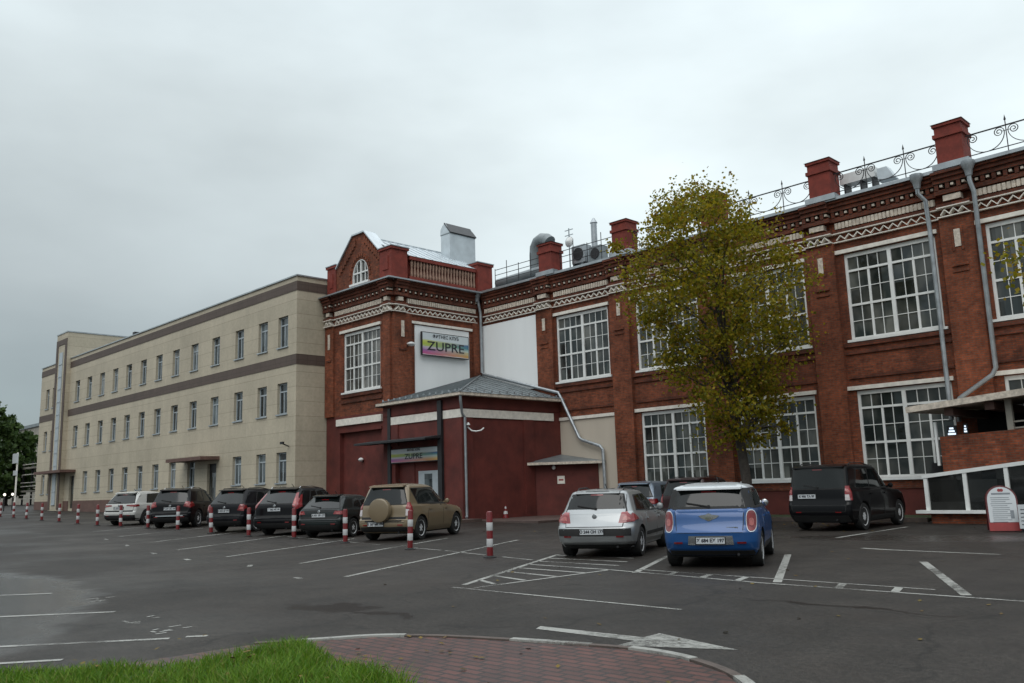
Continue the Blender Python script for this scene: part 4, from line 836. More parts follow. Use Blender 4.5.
# stair tower
tw = MB(); tw.box(-86.06, -83.2, OY - .4, 31.0, 0, 16.75); to = tw.build('stair_tower', 'tile', off); mt = fY(OY - .4)
fr = MB(); fr.fbox(mt, -86.06, -85.55, .8, 16.2, 0, .04); fr.fbox(mt, -83.68, -83.17, .8, 16.2, 0, .04); fr.fbox(mt, -85.55, -83.68, 15.7, 16.2, 0, .04); fr.build('brown_frame', 'tile_brown', to); fr = MB(); fr.fbox(mt, -85.05, -84.15, 1.2, 15.0, 0, .06)
for i in range(12): fr.fbox(mt, -85.05, -84.15, 1.2 + i * 1.15, 1.28 + i * 1.15, .06, .10)
fr.build('stair_glazing', 'alu', to); MB().box(-86.1, -83.15, OY - .45, 31.05, 16.75, 16.85).build('parapet_cap', 'zinc', to); MB().box(-81.6, -81.1, 30.6, 31.4, 16.6, 17.0).build('roof_box', 'dark', to)
for (a, b, z, px0) in ((-58.6, -53.3, 3.92, -54.9), (-87.6, -80.4, 4.0, -84)):
    c = MB(); c.fbox(mo, a, b, z, z + .22, 0.01, 1.3); co = c.build('door_canopy', 'plinth', off); 
cc = empty('security_camera', (-44.6, 25.7, 4.5), 'small security camera on the beige corner beside the end window', 'camera'); MB().box(-44.75, -44.45, 25.3, 25.42, 4.42, 4.56).build('camera_body', 'dark', cc); MB().bar((-44.6, 25.8, 4.3), (-44.6, 25.4, 4.45), .06).build('bracket', 'dark', cc)

# ------------------------------------------------------------------ glazed porch at the right
PY = 30.5
po_ = empty('cafe_porch', (-6, 32, 0), 'brick porch with sloping pale roof, dark opening and white framed windows below', 'porch'); mp_ = fY(PY); PR = 3.0
w = MB(); w.fbox(mp_, -11.15, PR, 0, .34, -.3, 0); w.build('base_wall', 'brick', po_)
w = MB(); w.hexa([(-10.6, PY, 1.64), (PR, PY, 2.9), (PR, PY + .3, 2.9), (-10.6, PY + .3, 1.64), (-10.6, PY, 2.86), (PR, PY, 3.4), (PR, PY + .3, 3.4), (-10.6, PY + .3, 2.86)]); w.build('parapet', 'brick', po_)
def ztop(x): return 1.50 + (x + 11.2) * .11
fr = MB(); fr.fbox(mp_, -11.55, PR, .34, .44, -.2, .22)
xs_ = [-11.2 + 1.24 * i for i in range(12)]
for x in xs_: fr.hexa([(x - .06, PY - .06, .44), (x + .06, PY - .06, .44), (x + .06, PY + .05, .44), (x - .06, PY + .05, .44), (x - .06, PY - .06, ztop(x)), (x + .06, PY - .06, ztop(x)), (x + .06, PY + .05, ztop(x)), (x - .06, PY + .05, ztop(x))])
fr.hexa([(-11.3, PY - .08, ztop(-11.3)), (PR, PY - .08, ztop(PR)), (PR, PY + .06, ztop(PR)), (-11.3, PY + .06, ztop(-11.3)), (-11.3, PY - .08, ztop(-11.3) + .12), (PR, PY - .08, ztop(PR) + .12), (PR, PY + .06, ztop(PR) + .12), (-11.3, PY + .06, ztop(-11.3) + .12)])
fo = fr.build('window', 'frame', po_); g = MB(); g.face([(-11.15, PY + .03, .42), (PR, PY + .03, .42), (PR, PY + .03, ztop(PR)), (-11.15, PY + .03, ztop(-11.15))]); g.build('pane', 'glass_porch', fo)
MB().box(-11.1, PR, PY + .4, PY + .5, 0, 2.0).build('back_wall', 'interior', po_); MB().box(-10.5, PR, 34.1, 34.2, 1.5, 3.9).build('inner_wall', 'interior', po_); MB().box(-10.6, PR, PY + .3, 34.2, 1.55, 1.64).build('floor', 'interior', po_)
c = MB(); s0, s1 = 3.70, 3.70 + (PR + 11.45) * .075
c.hexa([(-11.45, PY - .45, s0), (PR, PY - .45, s1), (PR, 34.3, s1 + .1), (-11.45, 34.3, s0 + .1), (-11.45, PY - .45, s0 + .2), (PR, PY - .45, s1 + .24), (PR, 34.3, s1 + .34), (-11.45, 34.3, s0 + .3)]); c.build('roof', 'trim_old', po_)
bm_ = MB()
for i in range(9): x = -10.2 + i * 1.25; z = s0 + (x + 11.45) * .075; bm_.box(x - .14, x + .14, PY - .1, 34, z - .26, z - .01)
bm_.build('beam', 'plinth', po_); q = MB()
for x in (-8.45, -4.4): q.box(x - .09, x + .09, PY + .05, PY + .23, 2.6, s0 + (x + 11.45) * .075)
q.build('post', 'concrete', po_); q = MB()
for z in (3.0, 3.2): q.bar((-8.36, PY + .14, z), (PR, PY + .14, z + .5), .05)
q.build('handrail', 'concrete', po_); MB().box(-10.78, -10.70, PY + .05, PY + .15, 1.9, 3.35).build('end_post', 'frame', po_)
for (x, w_, z, h_, lab) in ((-10.42, .24, 2.92, .28, 'bluish white lit lamp panel in the dark opening of the porch, the wider one'), (-9.98, .08, 2.98, .26, 'narrow bluish lit lamp in the dark opening of the porch')):
    l = empty('lit_lamp', (x, PY + 1.2, z), lab, 'lamp'); b = MB()
    for k in range(3): b.box(x - w_ / 2 * (1 - .25 * k), x + w_ / 2 * (1 - .25 * k), PY + .62, PY + .66, z + k * h_ / 3, z + (k + .62) * h_ / 3)
    b.build('lamp_panel', 'led', l); MB().box(x - w_ / 2 - .03, x + w_ / 2 + .03, PY + .67, PY + .72, z - .9, z + h_ + .03).build('housing', 'dark', l)

# ------------------------------------------------------------------ trees
def tree(name, label, cat, base, prof, trunk_r, nclump, leaf_n, leaf_s, leafm, seed, shift=(0, 0), lean=(0, 0), fork=3.4, group=None, sprays=0, limbs=16):
    """prof: list of (height, crown radius)"""
    rg = random.Random(seed); t = empty(name, base, label, cat, group); bx, by, bz = base; top = prof[-1][0]
    def rad(h):
        if h <= prof[0][0] or h >= top: return 0
        for (a, ra), (b, rb) in zip(prof, prof[1:]):
            if a <= h <= b: return ra + (rb - ra) * (h - a) / (b - a)
    def axis(h): k = min(1, h / top); return Vector((bx + lean[0] * k + shift[0] * k * k, by + lean[1] * k + shift[1] * k * k, bz + h))
    tr = MB(); hs = [0, .3, .8, 1.6, 2.6, fork, fork + 1.2, fork + 2.6, (fork + top) / 2 + 1, top * .85, top * .96]
    tr.tube([axis(h) + Vector((rg.uniform(-.05, .05), rg.uniform(-.05, .05), 0)) * (h > .5) for h in hs], [trunk_r * max(.1, (1.45 if h == 0 else 1) * (1 - h / top) ** .8) for h in hs], 9)
    tips = []
    for i in range(nclump):
        for _ in range(60):
            h = rg.uniform(prof[0][0], top); q = rad(h)
            if rg.random() < (q / max(r for _, r in prof)) ** 1.3: break
        a = rg.uniform(0, 6.283); k = rg.random() ** .42 * (1 + .12 * math.sin(3 * a + seed) + .12 * math.sin(2 * h + a)); c = axis(h); tips.append(Vector((c.x + q * k * math.cos(a), c.y + q * k * math.sin(a), c.z)))
    for i in range(limbs):
        p = tips[i * len(tips) // limbs]; dh = p.z - bz; s = axis(max(fork * .9, dh - (p - axis(dh)).length * rg.uniform(.7, 1.2))); mid = s.lerp(p, .5) + Vector((rg.uniform(-.25, .25), rg.uniform(-.25, .25), rg.uniform(-.1, .35)))
        r = trunk_r * .5 * (1 - (s.z - bz) / top * .7); tr.tube([s, mid, p], [r, r * .55, r * .12], 6)
    for i in range(0, len(tips), 3):
        p = tips[i]; dh = p.z - bz; c = axis(max(fork, dh - .8)); s = c.lerp(p, .45); tr.tube([s, s.lerp(p, .5) + Vector((0, 0, .08)), p], [.036, .022, .008], 4)
    tr.build('trunk', 'wood', t, smooth=True, angle=60)
    lf = MB()
    def leaf(p, s):
        a, b = rg.uniform(0, 6.283), rg.uniform(-1.1, 1.1); u = Vector((math.cos(a) * math.cos(b), math.sin(a) * math.cos(b), math.sin(b))); v = u.cross(Vector((rg.uniform(-1, 1), rg.uniform(-1, 1), rg.uniform(-1, 1)))).normalized() * s * .42
        n = len(lf.v); u = u * s; lf.v += [tuple(p), tuple(p + u * .5 + v), tuple(p + u), tuple(p + u * .5 - v)]; lf.f.append([n, n + 1, n + 2, n + 3]); lf.mi.append(0)
    for c in tips:
        sx = rg.uniform(.17, .50)
        for _ in range(int(leaf_n * rg.uniform(.5, 1.4))): leaf(c + Vector((rg.gauss(0, sx), rg.gauss(0, sx), rg.gauss(-.05, sx * .7))), leaf_s * rg.uniform(.6, 1.3))
    for _ in range(sprays):
        h = rg.uniform(top * .70, top * .95); a = rg.uniform(0, 6.283); q = rad(h) * rg.uniform(.5, 1); c = axis(h); p0 = Vector((c.x + q * math.cos(a), c.y + q * math.sin(a), c.z)); d = Vector((rg.uniform(-.3, .3), rg.uniform(-.3, .3), 1)) * rg.uniform(.7, 1.5)
        for k in range(34):
            s = k / 34; leaf(p0 + d * s + Vector((rg.gauss(0, .13), rg.gauss(0, .13), 0)) * (1.1 - s * .6), leaf_s * rg.uniform(.6, 1.1))
    lf.build('crown', leafm, t, fix=False); return t
tree('street_tree', 'slender autumn tree with yellow green leaves before the middle of the brick hall', 'tree', (-17.05, 29, 0),
     [(2.6, .5), (3.2, 1.35), (4.4, 2.0), (6.0, 2.5), (7.6, 3.3), (9.2, 3.75), (10.6, 3.5), (11.7, 2.7), (12.6, 1.4), (13.3, .3)],
     .21, 250, 128, .132, 'leaf', 4, shift=(-1.15, 0), lean=(-.5, 0), sprays=46, limbs=46)
tree('street_tree', 'autumn tree mostly beyond the right edge of the photo, before the last upper window', 'tree', (-5.05, 29.5, 0), [(3.2, .6), (5, 1.6), (7.2, 2.35), (8.6, 2.2), (9.8, 1.1), (10.4, .2)], .17, 80, 42, .16, 'leaf', 9, limbs=10)
for i, (x, y, h, r, lab) in enumerate(((-128, 29.0, 15.5, 4.6, 'tall dark green tree at the far left end of the street'), (-139, 35.5, 12.5, 4.0, 'lower dark tree behind the tall one at the far left'), (-131, 18, 14, 5, 'broad dark green tree at the left edge of the photo'))):
    tree('green_tree', lab, 'tree', (x, y, gh(x)), [(1.0, 1.4), (2.5, r * .8), (h * .45, r), (h * .75, r * .75), (h * .93, r * .35), (h, .1)], .3, 150, 42, .62, 'leaf_green', 20 + i, fork=2, group='trees at the far end of the street')

# ------------------------------------------------------------------ far end of the street
cbx = empty('concrete_building', (-158, 47, gh(-158)), 'plain pale concrete building far off beyond the office block', 'building')
w = MB(); w.box(-175, -153, 43.5, 60, 1, 13.6); w.build('wall', 'concrete', cbx); w = MB(); w.box(-175.2, -152.8, 43.3, 60.2, 13.6, 14.1); w.build('roof', 'roof', cbx); 
for i in range(5): MB().box(-173.5 + i * 4, -171.5 + i * 4, 43.35, 43.49, 8.5, 10.5).build('window', 'glass_office', cbx)
pk = empty('parking_deck', (-128, 38, gh(-128)), 'open dark parking deck with white rails beside the far end of the office block', 'parking deck'); w = MB()
for z in (3.1, 6.3): MB().box(-136, -120, 36.6, 48, z - .25, z).build('deck_slab', 'concrete', pk)
 
for x in (-136, -132, -128, -124, -120.2): MB().box(x, x + .2, 36.7, 36.9, 1, 7).build('column', 'dark', pk)
w = MB()
for z in (1.9, 2.4, 3.6, 4.1, 5.2, 6.6): MB().box(-136, -120, 36.5, 36.58, z, z + .10).build('rail', 'trim', pk)
MB().box(-136, -120, 42, 42.2, 1, 6.2).build('back_wall', 'interior', pk)
hb = empty('street_sign', (-119.6, 31.6, gh(-119)), 'white panelled sign on a pale pole at the far left end of the street', 'sign'); MB().tube([(-119.6, 31.6, 1), (-119.6, 31.6, 7.6)], .10, 10).build('pole', 'trim', hb); w = MB(); w.box(-121.0, -119.3, 31.4, 31.6, 6.3, 7.5); w.box(-120.3, -119.3, 31.38, 31.6, 4.8, 5.4); w.build('panel', 'white_paint', hb)
for i, (x, y, lab) in enumerate(((-90.0, 22.9, 'lit globe lamp on a short post at the left edge of the photo'), (-93.0, 24.35, 'lit globe lamp on a short post nearest the office block'))):
    l = empty('globe_lamp', (x, y, gh(x)), lab, 'street lamp', 'globe lamps at the far left'); z = gh(x); MB().tube([(x, y, z), (x, y, z + 1.35)], .05, 8).build('post', 'dark', l); b = MB(); b.lathe([(.04, -.12), (.10, -.06), (.12, .0), (.10, .07), (.04, .12)], 12, (x, y, z + 1.5)); b.build('globe', 'bulb', l, smooth=True)

# ------------------------------------------------------------------ bollards
def bollard():
    o = empty('bollard', (0, 0, 0), 'x', 'bollard', 'red and white bollards along the parking row')
    b = MB(); H_ = 1.08; r = .075
    b.lathe([(r, .03), (r, H_ - .05), (r * .85, H_ - .012), (r * .4, H_), (.001, H_)], 16); b.build('post', 'bol_red', o, smooth=True)
    for z in (.25, .63): w = MB(); w.lathe([(r + .001, z), (r + .003, z + .005), (r + .003, z + .185), (r + .001, z + .19)], 16); w.build('reflective_band', 'bol_white', o, smooth=True)
    f = MB(); f.lathe([(.16, -.02), (.16, .02), (.10, .035), (.09, .05)], 16); f.build('base', 'rubber', o, smooth=True)
    return o
BP = [(-15.33, 14.23), (-19.56, 15.13), (-24.20, 16.09), (-28.07, 16.49), (-30.87, 16.20), (-34.37, 16.37), (-38.28, 16.67), (-41.76, 16.76), (-44.80, 16.62), (-47.65, 16.50), (-51.35, 16.74), (-55.79, 17.15), (-59.86, 17.39), (-64.26, 17.72), (-67.75, 17.88), (-71.60, 18.02)]
BLAB = ['nearest bollard, alone between the gold SUV and the silver hatchback', 'bollard before the rear right corner of the gold spare wheel SUV', 'bollard between the dark green saloon and the gold SUV', 'bollard before the left rear corner of the dark green saloon',
        'bollard at the left of the black estate with tall red lights', 'bollard at the left rear corner of the second black SUV', 'bollard before the right rear wheel of the black crossover', 'bollard between the white crossover and the black crossover', 'bollard before the middle of the white crossover',
        'first free standing bollard left of the white crossover', 'second free standing bollard left of the white crossover', 'third free standing bollard left of the white crossover', 'fourth free standing bollard left of the white crossover', 'fifth free standing bollard left of the white crossover', 'last but one bollard at the left edge of the photo', 'last bollard, cut by the left edge of the photo']
proto = bollard()
for i, ((x, y), l) in enumerate(zip(BP, BLAB)):
    o = proto if i == 0 else copy_tree(proto)
    o.location = (x, y, gh(x)); o.rotation_euler = (R(random.uniform(-1.5, 1.5)), R(random.uniform(-1.5, 1.5)), random.uniform(0, 6)); o['label'] = 'red and white striped ' + l

# ------------------------------------------------------------------ traffic cone, sign boards
cn = empty('traffic_cone', (-31.0, 29.9, .12), 'small red and white traffic cone on the apron by the red annex wall', 'traffic cone')
c = MB(); c.lathe([(.19, .12), (.19, .155), (.15, .16), (.02, .74), (.012, .745)], 16, (-31, 29.9, 0)); c.build('cone', 'bol_red', cn, smooth=True)
def cr_(z): return .15 - .13 * (z - .16) / .58
for a_, b_ in ((.32, .46), (.58, .68)): c = MB(); c.lathe([(cr_(a_) + .003, a_), (cr_(b_) + .003, b_)], 16, (-31, 29.9, 0)); c.build('reflective_band', 'bol_white', cn, smooth=True)
def board(cx, cy, rz, w_, h_, label):
    o = empty('pavement_sign', (0, 0, 0), label, 'sign'); r = w_ / 2
    def shape(k, zb): return [(-r * k, zb), (r * k, zb)] + [(r * k * math.cos(math.pi * i / 14), h_ - r + r * k * math.sin(math.pi * i / 14)) for i in range(15)]
    for s, y0 in (('f', -.28), ('b', .28)):
        t = (1 if y0 < 0 else -1); f = lambda p, d, y0=y0, t=t: (p[0], y0 * (1 - .8 * p[1] / h_) - t * d, p[1])
        m_ = MB(); pts = [f(p, 0) for p in shape(1, .02)]; m_.prism(pts, (0, t * .03, 0)); bo = m_.build('board', 'sign_maroon', o)
        m_ = MB(); m_.face([f(p, .003) for p in ((-r * .97, .03), (r * .97, .03), (r * .97, .25), (-r * .97, .25))]); m_.build('red_band', 'sign_red', bo)
        m_ = MB(); m_.face([f(p, .004) for p in shape(.90, .26)]); m_.build('poster', 'white_paint', bo)
        m_ = MB(); rr = random.Random(3)
        for i in range(13):
            z = h_ - .34 - i * .055; a, b = (-r * .72 + rr.uniform(0, .1) * r), r * .72 * rr.uniform(.3, 1); m_.face([f((a, z), .007), f((b, z), .007), f((b, z + .018), .007), f((a, z + .018), .007)])
        m_.face([f((-r * .6, h_ - .25), .007), f((r * .6, h_ - .25), .007), f((r * .6, h_ - .20), .007), f((-r * .6, h_ - .20), .007)])
        m_.face([f((r * .45, .36), .008), f((r * .68, .36), .008), f((r * .68, .58), .008), f((r * .45, .58), .008)]); m_.build('text_lines', 'ink_soft', bo)
        m_ = MB()
        for sx in (-1, 1):
            m_.face([f((sx * .03 + .05 * math.cos(a) * .9, h_ - .13 + .045 * math.sin(a)), .008) for a in [2 * math.pi * i / 10 for i in range(10)]])
        m_.build('emblem', 'sign_red', bo)
    o.location = (cx, cy, 0); o.rotation_euler = (0, 0, rz); return o
board(-7.93, 26.95, R(22), .78, 1.26, 'white and red round topped pavement sign board before the glazed porch')
sb = empty('pavement_sign', (-7.1, 26.6, 0), 'small white framed sign cut by the right edge of the photo', 'sign'); MB().box(-7.42, -6.9, 26.55, 26.62, .1, .74).build('board', 'white_paint', sb); q = MB(); q.box(-7.40, -7.36, 26.62, 26.9, 0, .7); q.box(-6.96, -6.92, 26.62, 26.9, 0, .7); q.build('stand', 'dark', sb); q = MB()
for i in range(5): q.box(-7.36, -6.98, 26.544, 26.549, .2 + i * .1, .22 + i * .1)
q.build('text_lines', 'ink', sb)

# ------------------------------------------------------------------ cars
def lerp_tab(tab, z):
    if z <= tab[0][0]: return tab[0][1]
    for (a, p), (b, q) in zip(tab, tab[1:]):
        if z <= b: return p + (q - p) * (z - a) / (b - a) if b > a else q
    return tab[-1][1]
def body_mesh(S):
    H_ = S['H']; zs = sorted(set([round(z, 3) for tab in (S['rear'], S['front'], S['width']) for z, _ in tab] + [S['z0'] + (H_ - S['z0']) * i / 26 for i in range(27)]))
    zs = [z for i, z in enumerate(zs) if i == 0 or z - zs[i - 1] > .008]; mb = MB(); rings = []; NS = 26; NC = 6; NR = 10
    for z in zs:
        ya, yb, w = lerp_tab(S['rear'], z), lerp_tab(S['front'], z), lerp_tab(S['width'], z); rr = min(lerp_tab(S['rr'], z), w * .9, (yb - ya) * .3); rf = min(lerp_tab(S['rf'], z), w * .9, (yb - ya) * .3); L = yb - ya; pts = []
        bow_r, bow_f = lerp_tab(S['bow_r'], z), lerp_tab(S['bow_f'], z)
        def hw(y):
            t = (y - ya) / L; k = 1 - S.get('tap_f', .07) * max(0, (t - .62) / .38) ** 2 - S.get('tap_r', .05) * max(0, (.30 - t) / .30) ** 2
            fl = 0
            for yw in (0, S['wb']):
                fl += S.get('flare', .018) * math.exp(-((y - yw) / (S['wr'] * 1.05)) ** 4) * max(0, 1 - abs(z - S['wr'] * 1.2) / (S['wr'] * 1.5))
            return w * k + fl
        half = []
        for i in range(NR): x = i / NR * (hw(ya + rr) - rr); half.append((x, ya - bow_r * (1 - (x / w) ** 2) + bow_r))
        y_c = lambda x: 0
        wc = hw(ya + rr)
        for i in range(NC): a = math.pi / 2 * i / NC; half.append((wc - rr + rr * math.sin(a), ya + rr - rr * math.cos(a) + bow_r * ((max(0, wc - rr + rr * math.sin(a)) / w) ** 2) * math.cos(a)))
        for i in range(NS + 1): y = ya + rr + (L - rr - rf) * i / NS; half.append((hw(y), y))
        wf = hw(yb - rf)
        for i in range(1, NC + 1): a = math.pi / 2 * i / NC; half.append((wf - rf + rf * math.cos(a), yb - rf + rf * math.sin(a) - bow_f * ((wf - rf + rf * math.cos(a)) / w) ** 2 * math.sin(a)))
        for i in range(1, NR): x = (1 - i / NR) * (wf - rf); half.append((x, yb - bow_f * (x / w) ** 2))
        half.append((0, yb)); full = half + [(-x, y) for x, y in half[-2:0:-1]]
        b = len(mb.v); mb.v += [(x, y, z + S.get('crown', 0) * 0) for x, y in full]; rings.append((b, len(full)))
    for (a, n), (b, _) in zip(rings, rings[1:]):
        for k in range(n): mb.f.append([a + k, a + (k + 1) % n, b + (k + 1) % n, b + k]); mb.mi.append(0)
    a, n = rings[0]; mb.f.append([a + k for k in range(n)][::-1]); mb.mi.append(0); a, n = rings[-1]; mb.f.append([a + k for k in range(n)]); mb.mi.append(0)
    return mb
def plate_text(root, s, u, y, z, tilt=0, bg='white_paint', w_=.52):
    pm = MB(); pm.box(u - w_ / 2, u + w_ / 2, y - .012, y, z - .056, z + .056); po = pm.build('number_plate', 'white_paint', root)
    text_mesh('plate_lettering', s, .088, lambda a, b, d: (u + a, y - .014 - d, z + b), 'ink', po, .001, .004, sx=.98)
    f = MB(); f.box(u - w_ / 2 - .02, u + w_ / 2 + .02, y - .008, y + .01, z - .07, z + .07); f.build('plate_frame', 'rubber', po)
def car(name, label, cat, S, loc, head, paint_m, group=None):
    root = empty(name, (0, 0, 0), label, cat, group or 'cars parked in the yard'); mb = body_mesh(S); bvh = BVHTree.FromPolygons(mb.v, mb.f); wr = S['wr']; W2 = max(w for _, w in S['width'])
    body = mb.build('body', [paint_m, 'rubber'], root, smooth=True, angle=38)
    ct = MB()
    for y in (0, S['wb']):
        for s in (-1, 1): ct.cur = 1; ct.lathe([(wr + .055, s * (W2 - .34)), (wr + .055, s * (W2 + .2))], 26, (0, y, wr), 'X')
    cut = ct.build('cutter', [paint_m, 'rubber'], None)
    md = body.modifiers.new('arch', 'BOOLEAN'); md.operation = 'DIFFERENCE'; md.object = cut; md.solver = 'EXACT'
    bpy.context.view_layer.update(); me = bpy.data.meshes.new_from_object(body.evaluated_get(bpy.context.evaluated_depsgraph_get())); body.modifiers.clear(); old = body.data; body.data = me; bpy.data.meshes.remove(old); bpy.data.objects.remove(cut)
    if 'roof_m' in S:
        me.materials.append(S['roof_m'][0]); k_ = len(me.materials) - 1
        for f in me.polygons:
            if f.center.z > S['roof_m'][1]: f.material_index = k_
    me.name = 'body'; me.polygons.foreach_set('use_smooth', [True] * len(me.polygons)); me.set_sharp_from_angle(angle=R(38))
    def hit(view, u, v):
        o, d_ = {'R': ((u, -6, v), (0, 1, 0)), 'F': ((u, 12, v), (0, -1, 0)), '+': ((4, u, v), (-1, 0, 0)), '-': ((-4, u, v), (1, 0, 0)), 'T': ((u, v, 5), (0, 0, -1))}[view]
        p, n, _, _ = bvh.ray_cast(Vector(o), Vector(d_))
        if p is None:
            q = {'R': (u, 0, v), 'F': (u, 4, v), '+': (2, u, v), '-': (-2, u, v), 'T': (u, v, 2)}[view]; p, n, _, _ = bvh.find_nearest(Vector(q))
        if n.dot(Vector(d_)) > 0: n = -n
        return p, n
    def patch(view, poly, off_, m, nm, parent=root, cell=.09, rim=.02, label=None, deep=None):
        bm = bmesh.new(); vs = [bm.verts.new((a, b, 0)) for a, b in poly]; bm.faces.new(vs); us = [a for a, _ in poly]; ws = [b for _, b in poly]
        for ax, lo, hi in ((0, min(us), max(us)), (1, min(ws), max(ws))):
            k = int((hi - lo) / cell)
            for i in range(1, k + 1):
                c = lo + (hi - lo) * i / (k + 1); co = (c, 0, 0) if ax == 0 else (0, c, 0); no = (1, 0, 0) if ax == 0 else (0, 1, 0)
                bmesh.ops.bisect_plane(bm, geom=bm.verts[:] + bm.edges[:] + bm.faces[:], plane_co=co, plane_no=no, dist=1e-5)
        bd = [e for e in bm.edges if e.is_boundary]; dd = {'R': (0, 1, 0), 'F': (0, -1, 0), '+': (-1, 0, 0), '-': (1, 0, 0), 'T': (0, 0, -1)}[view]; inner = {}
        if deep:
            ax = 1 if view in 'RF' else 0; sg = {'R': 1, 'F': -1, '+': -1, '-': 1}[view]; dep = {}
            for v in bm.verts:
                o_, d_ = {'R': ((v.co.x, -6, v.co.y), (0, 1, 0)), '+': ((4, v.co.x, v.co.y), (-1, 0, 0)), '-': ((-4, v.co.x, v.co.y), (1, 0, 0))}[view]; p = bvh.ray_cast(Vector(o_), Vector(d_))[0]; dep[v] = None if p is None else p[ax] * sg
            ok = [x for x in dep.values() if x is not None]; md_ = sorted(ok)[len(ok) // 3] if ok else 0
            bad = [v for v in bm.verts if dep[v] is None or dep[v] > md_ + deep]; bmesh.ops.delete(bm, geom=bad, context='VERTS'); bd = [e for e in bm.edges if e.is_boundary]
            if not bm.faces: bm.free(); return None
        for v in bm.verts:
            p, n = hit(view, v.co.x, v.co.y); nn = (n - Vector(dd)).normalized(); v.co = p + nn * off_; inner[v] = p - nn * rim
        bd_v = {v: bm.verts.new(inner[v]) for e in bd for v in e.verts}
        for e in bd: a, b = e.verts; bm.faces.new((a, b, bd_v[b], bd_v[a]))
        bmesh.ops.recalc_face_normals(bm, faces=bm.faces); me = bpy.data.meshes.new(nm); bm.to_mesh(me); bm.free(); me.materials.append(M[m] if isinstance(m, str) else m); me.polygons.foreach_set('use_smooth', [True] * len(me.polygons)); me.set_sharp_from_angle(angle=R(40))
        o = bpy.data.objects.new(nm, me); COL.objects.link(o); o.parent = parent
        if label: o['label'] = label
        return o
    def mirror(poly): return [(-a, b) for a, b in poly]
    # doors, then glass over them
    for s in '+-':
        for dpoly in S.get('doors', []):
            dr = patch(s, dpoly, .007, paint_m, 'door', cell=.12); cy_ = sum(p[0] for p in dpoly) / len(dpoly); cz_ = sum(p[1] for p in dpoly) / len(dpoly); patch(s, [(cy_ + (a - cy_) * 1.024, cz_ + (b - cz_) * 1.03) for a, b in dpoly], .003, 'rubber', 'panel_gap', cell=.12, parent=dr); c = max(dpoly, key=lambda p: p[1]); ys = [p[0] for p in dpoly]; hy = min(ys) + .18; hz = S['handle']
            p, n = hit(s, hy, hz); k = 1 if s == '+' else -1; hm = MB(); hm.box(p.x + k * .012, p.x + k * .045, hy - .09, hy + .09, hz - .018, hz + .018); hm.build('handle', S.get('handle_m', paint_m), dr)
        for gp_, nm in S['side_glass']: patch(s, gp_, .010, 'car_glass', nm, cell=.10)
        if 'side_surround' in S: patch(s, S['side_surround'], .0085, 'rubber', 'window_surround', cell=.10)
        for pl_ in S.get('cladding', []): patch(s, pl_, .012, S.get('clad_m', 'rubber'), 'sill_cladding', cell=.12)
    if 'tailgate' in S:
        tp = S['tailgate']; cx_ = sum(p[0] for p in tp) / len(tp); cz_ = sum(p[1] for p in tp) / len(tp)
        tg = patch('R', tp, .007, paint_m, 'tailgate', cell=.10); patch('R', [(cx_ + (a - cx_) * 1.022, cz_ + (b - cz_) * 1.035) for a, b in tp], .003, 'rubber', 'panel_gap', cell=.10, parent=tg)
    for poly, m in S.get('rear_trim', []): patch('R', poly, .013, m, 'bumper_trim', cell=.09)
    gcx = sum(p[0] for p in S['rear_glass']) / len(S['rear_glass']); gcz = sum(p[1] for p in S['rear_glass']) / len(S['rear_glass'])
    rg_ = patch('R', S['rear_glass'], .012, 'car_glass', 'rear_window', cell=.09); patch('R', [(gcx + (a - gcx) * 1.05, gcz + (b - gcz) * 1.12) for a, b in S['rear_glass']], .0095, 'rubber', 'window_seal', cell=.09, parent=rg_)
    gtop = max(p[1] for p in S['rear_glass']); patch('R', [(-.14, gtop - .045), (.14, gtop - .045), (.14, gtop - .02), (-.14, gtop - .02)], .016, 'tail_red', 'brake_light', cell=.05)
    for k in (1, -1): patch('R', [(k * x, z) for x, z in ((.50, S['z0'] + .22), (.66, S['z0'] + .22), (.66, S['z0'] + .25), (.50, S['z0'] + .25))], .018, 'tail_red', 'reflector', cell=.05)
    ex, _ = hit('R', .5, S['z0'] + .06); q = MB(); q.tube([(.5, ex.y + .2, S['z0'] + .02), (.5, ex.y - .03, S['z0'] + .02)], .024, 10); q.build('exhaust_pipe', 'dark', root, smooth=True)
    fx, _ = hit('+', .10, S['belt'] - .12); patch('+', [(.02, S['belt'] - .20), (.17, S['belt'] - .20), (.17, S['belt'] - .05), (.02, S['belt'] - .05)], .004, paint_m, 'fuel_flap', cell=.1)
    if S.get('windscreen'): patch('F', S['windscreen'], .008, 'car_glass', 'windscreen', cell=.12)
    for view, poly, m in S['tail']:
        if view == 'R':
            tcx = sum(p[0] for p in poly) / len(poly); tcz = sum(p[1] for p in poly) / len(poly)
            if m != 'tail_clear':
                for fl in (1, -1): patch('R', [(fl * (tcx + (a - tcx) * .5), tcz - .02 + (b - tcz) * .38) for a, b in poly], .020, 'tail_inner', 'reversing_lamp', cell=.035, deep=S.get('deep', .16))
            patch('R', poly, .016, m, 'tail_light', cell=.035, deep=S.get('deep', .16)); patch('R', mirror(poly), .016, m, 'tail_light', cell=.035, deep=S.get('deep', .16))
        else:
            for s in '+-': patch(s, poly, .016, m, 'tail_light', cell=.035, deep=.10)
    for s in (-1, 1):
        x = s * .55 * W2 / .9; p, n = hit('F', x, S.get('head_z', .68)); hm = [(x - .16, S.get('head_z', .68) - .06), (x + .16, S.get('head_z', .68) - .05), (x + .15, S.get('head_z', .68) + .06), (x - .15, S.get('head_z', .68) + .07)]; patch('F', hm, .012, 'lampwhite', 'headlight', cell=.1)
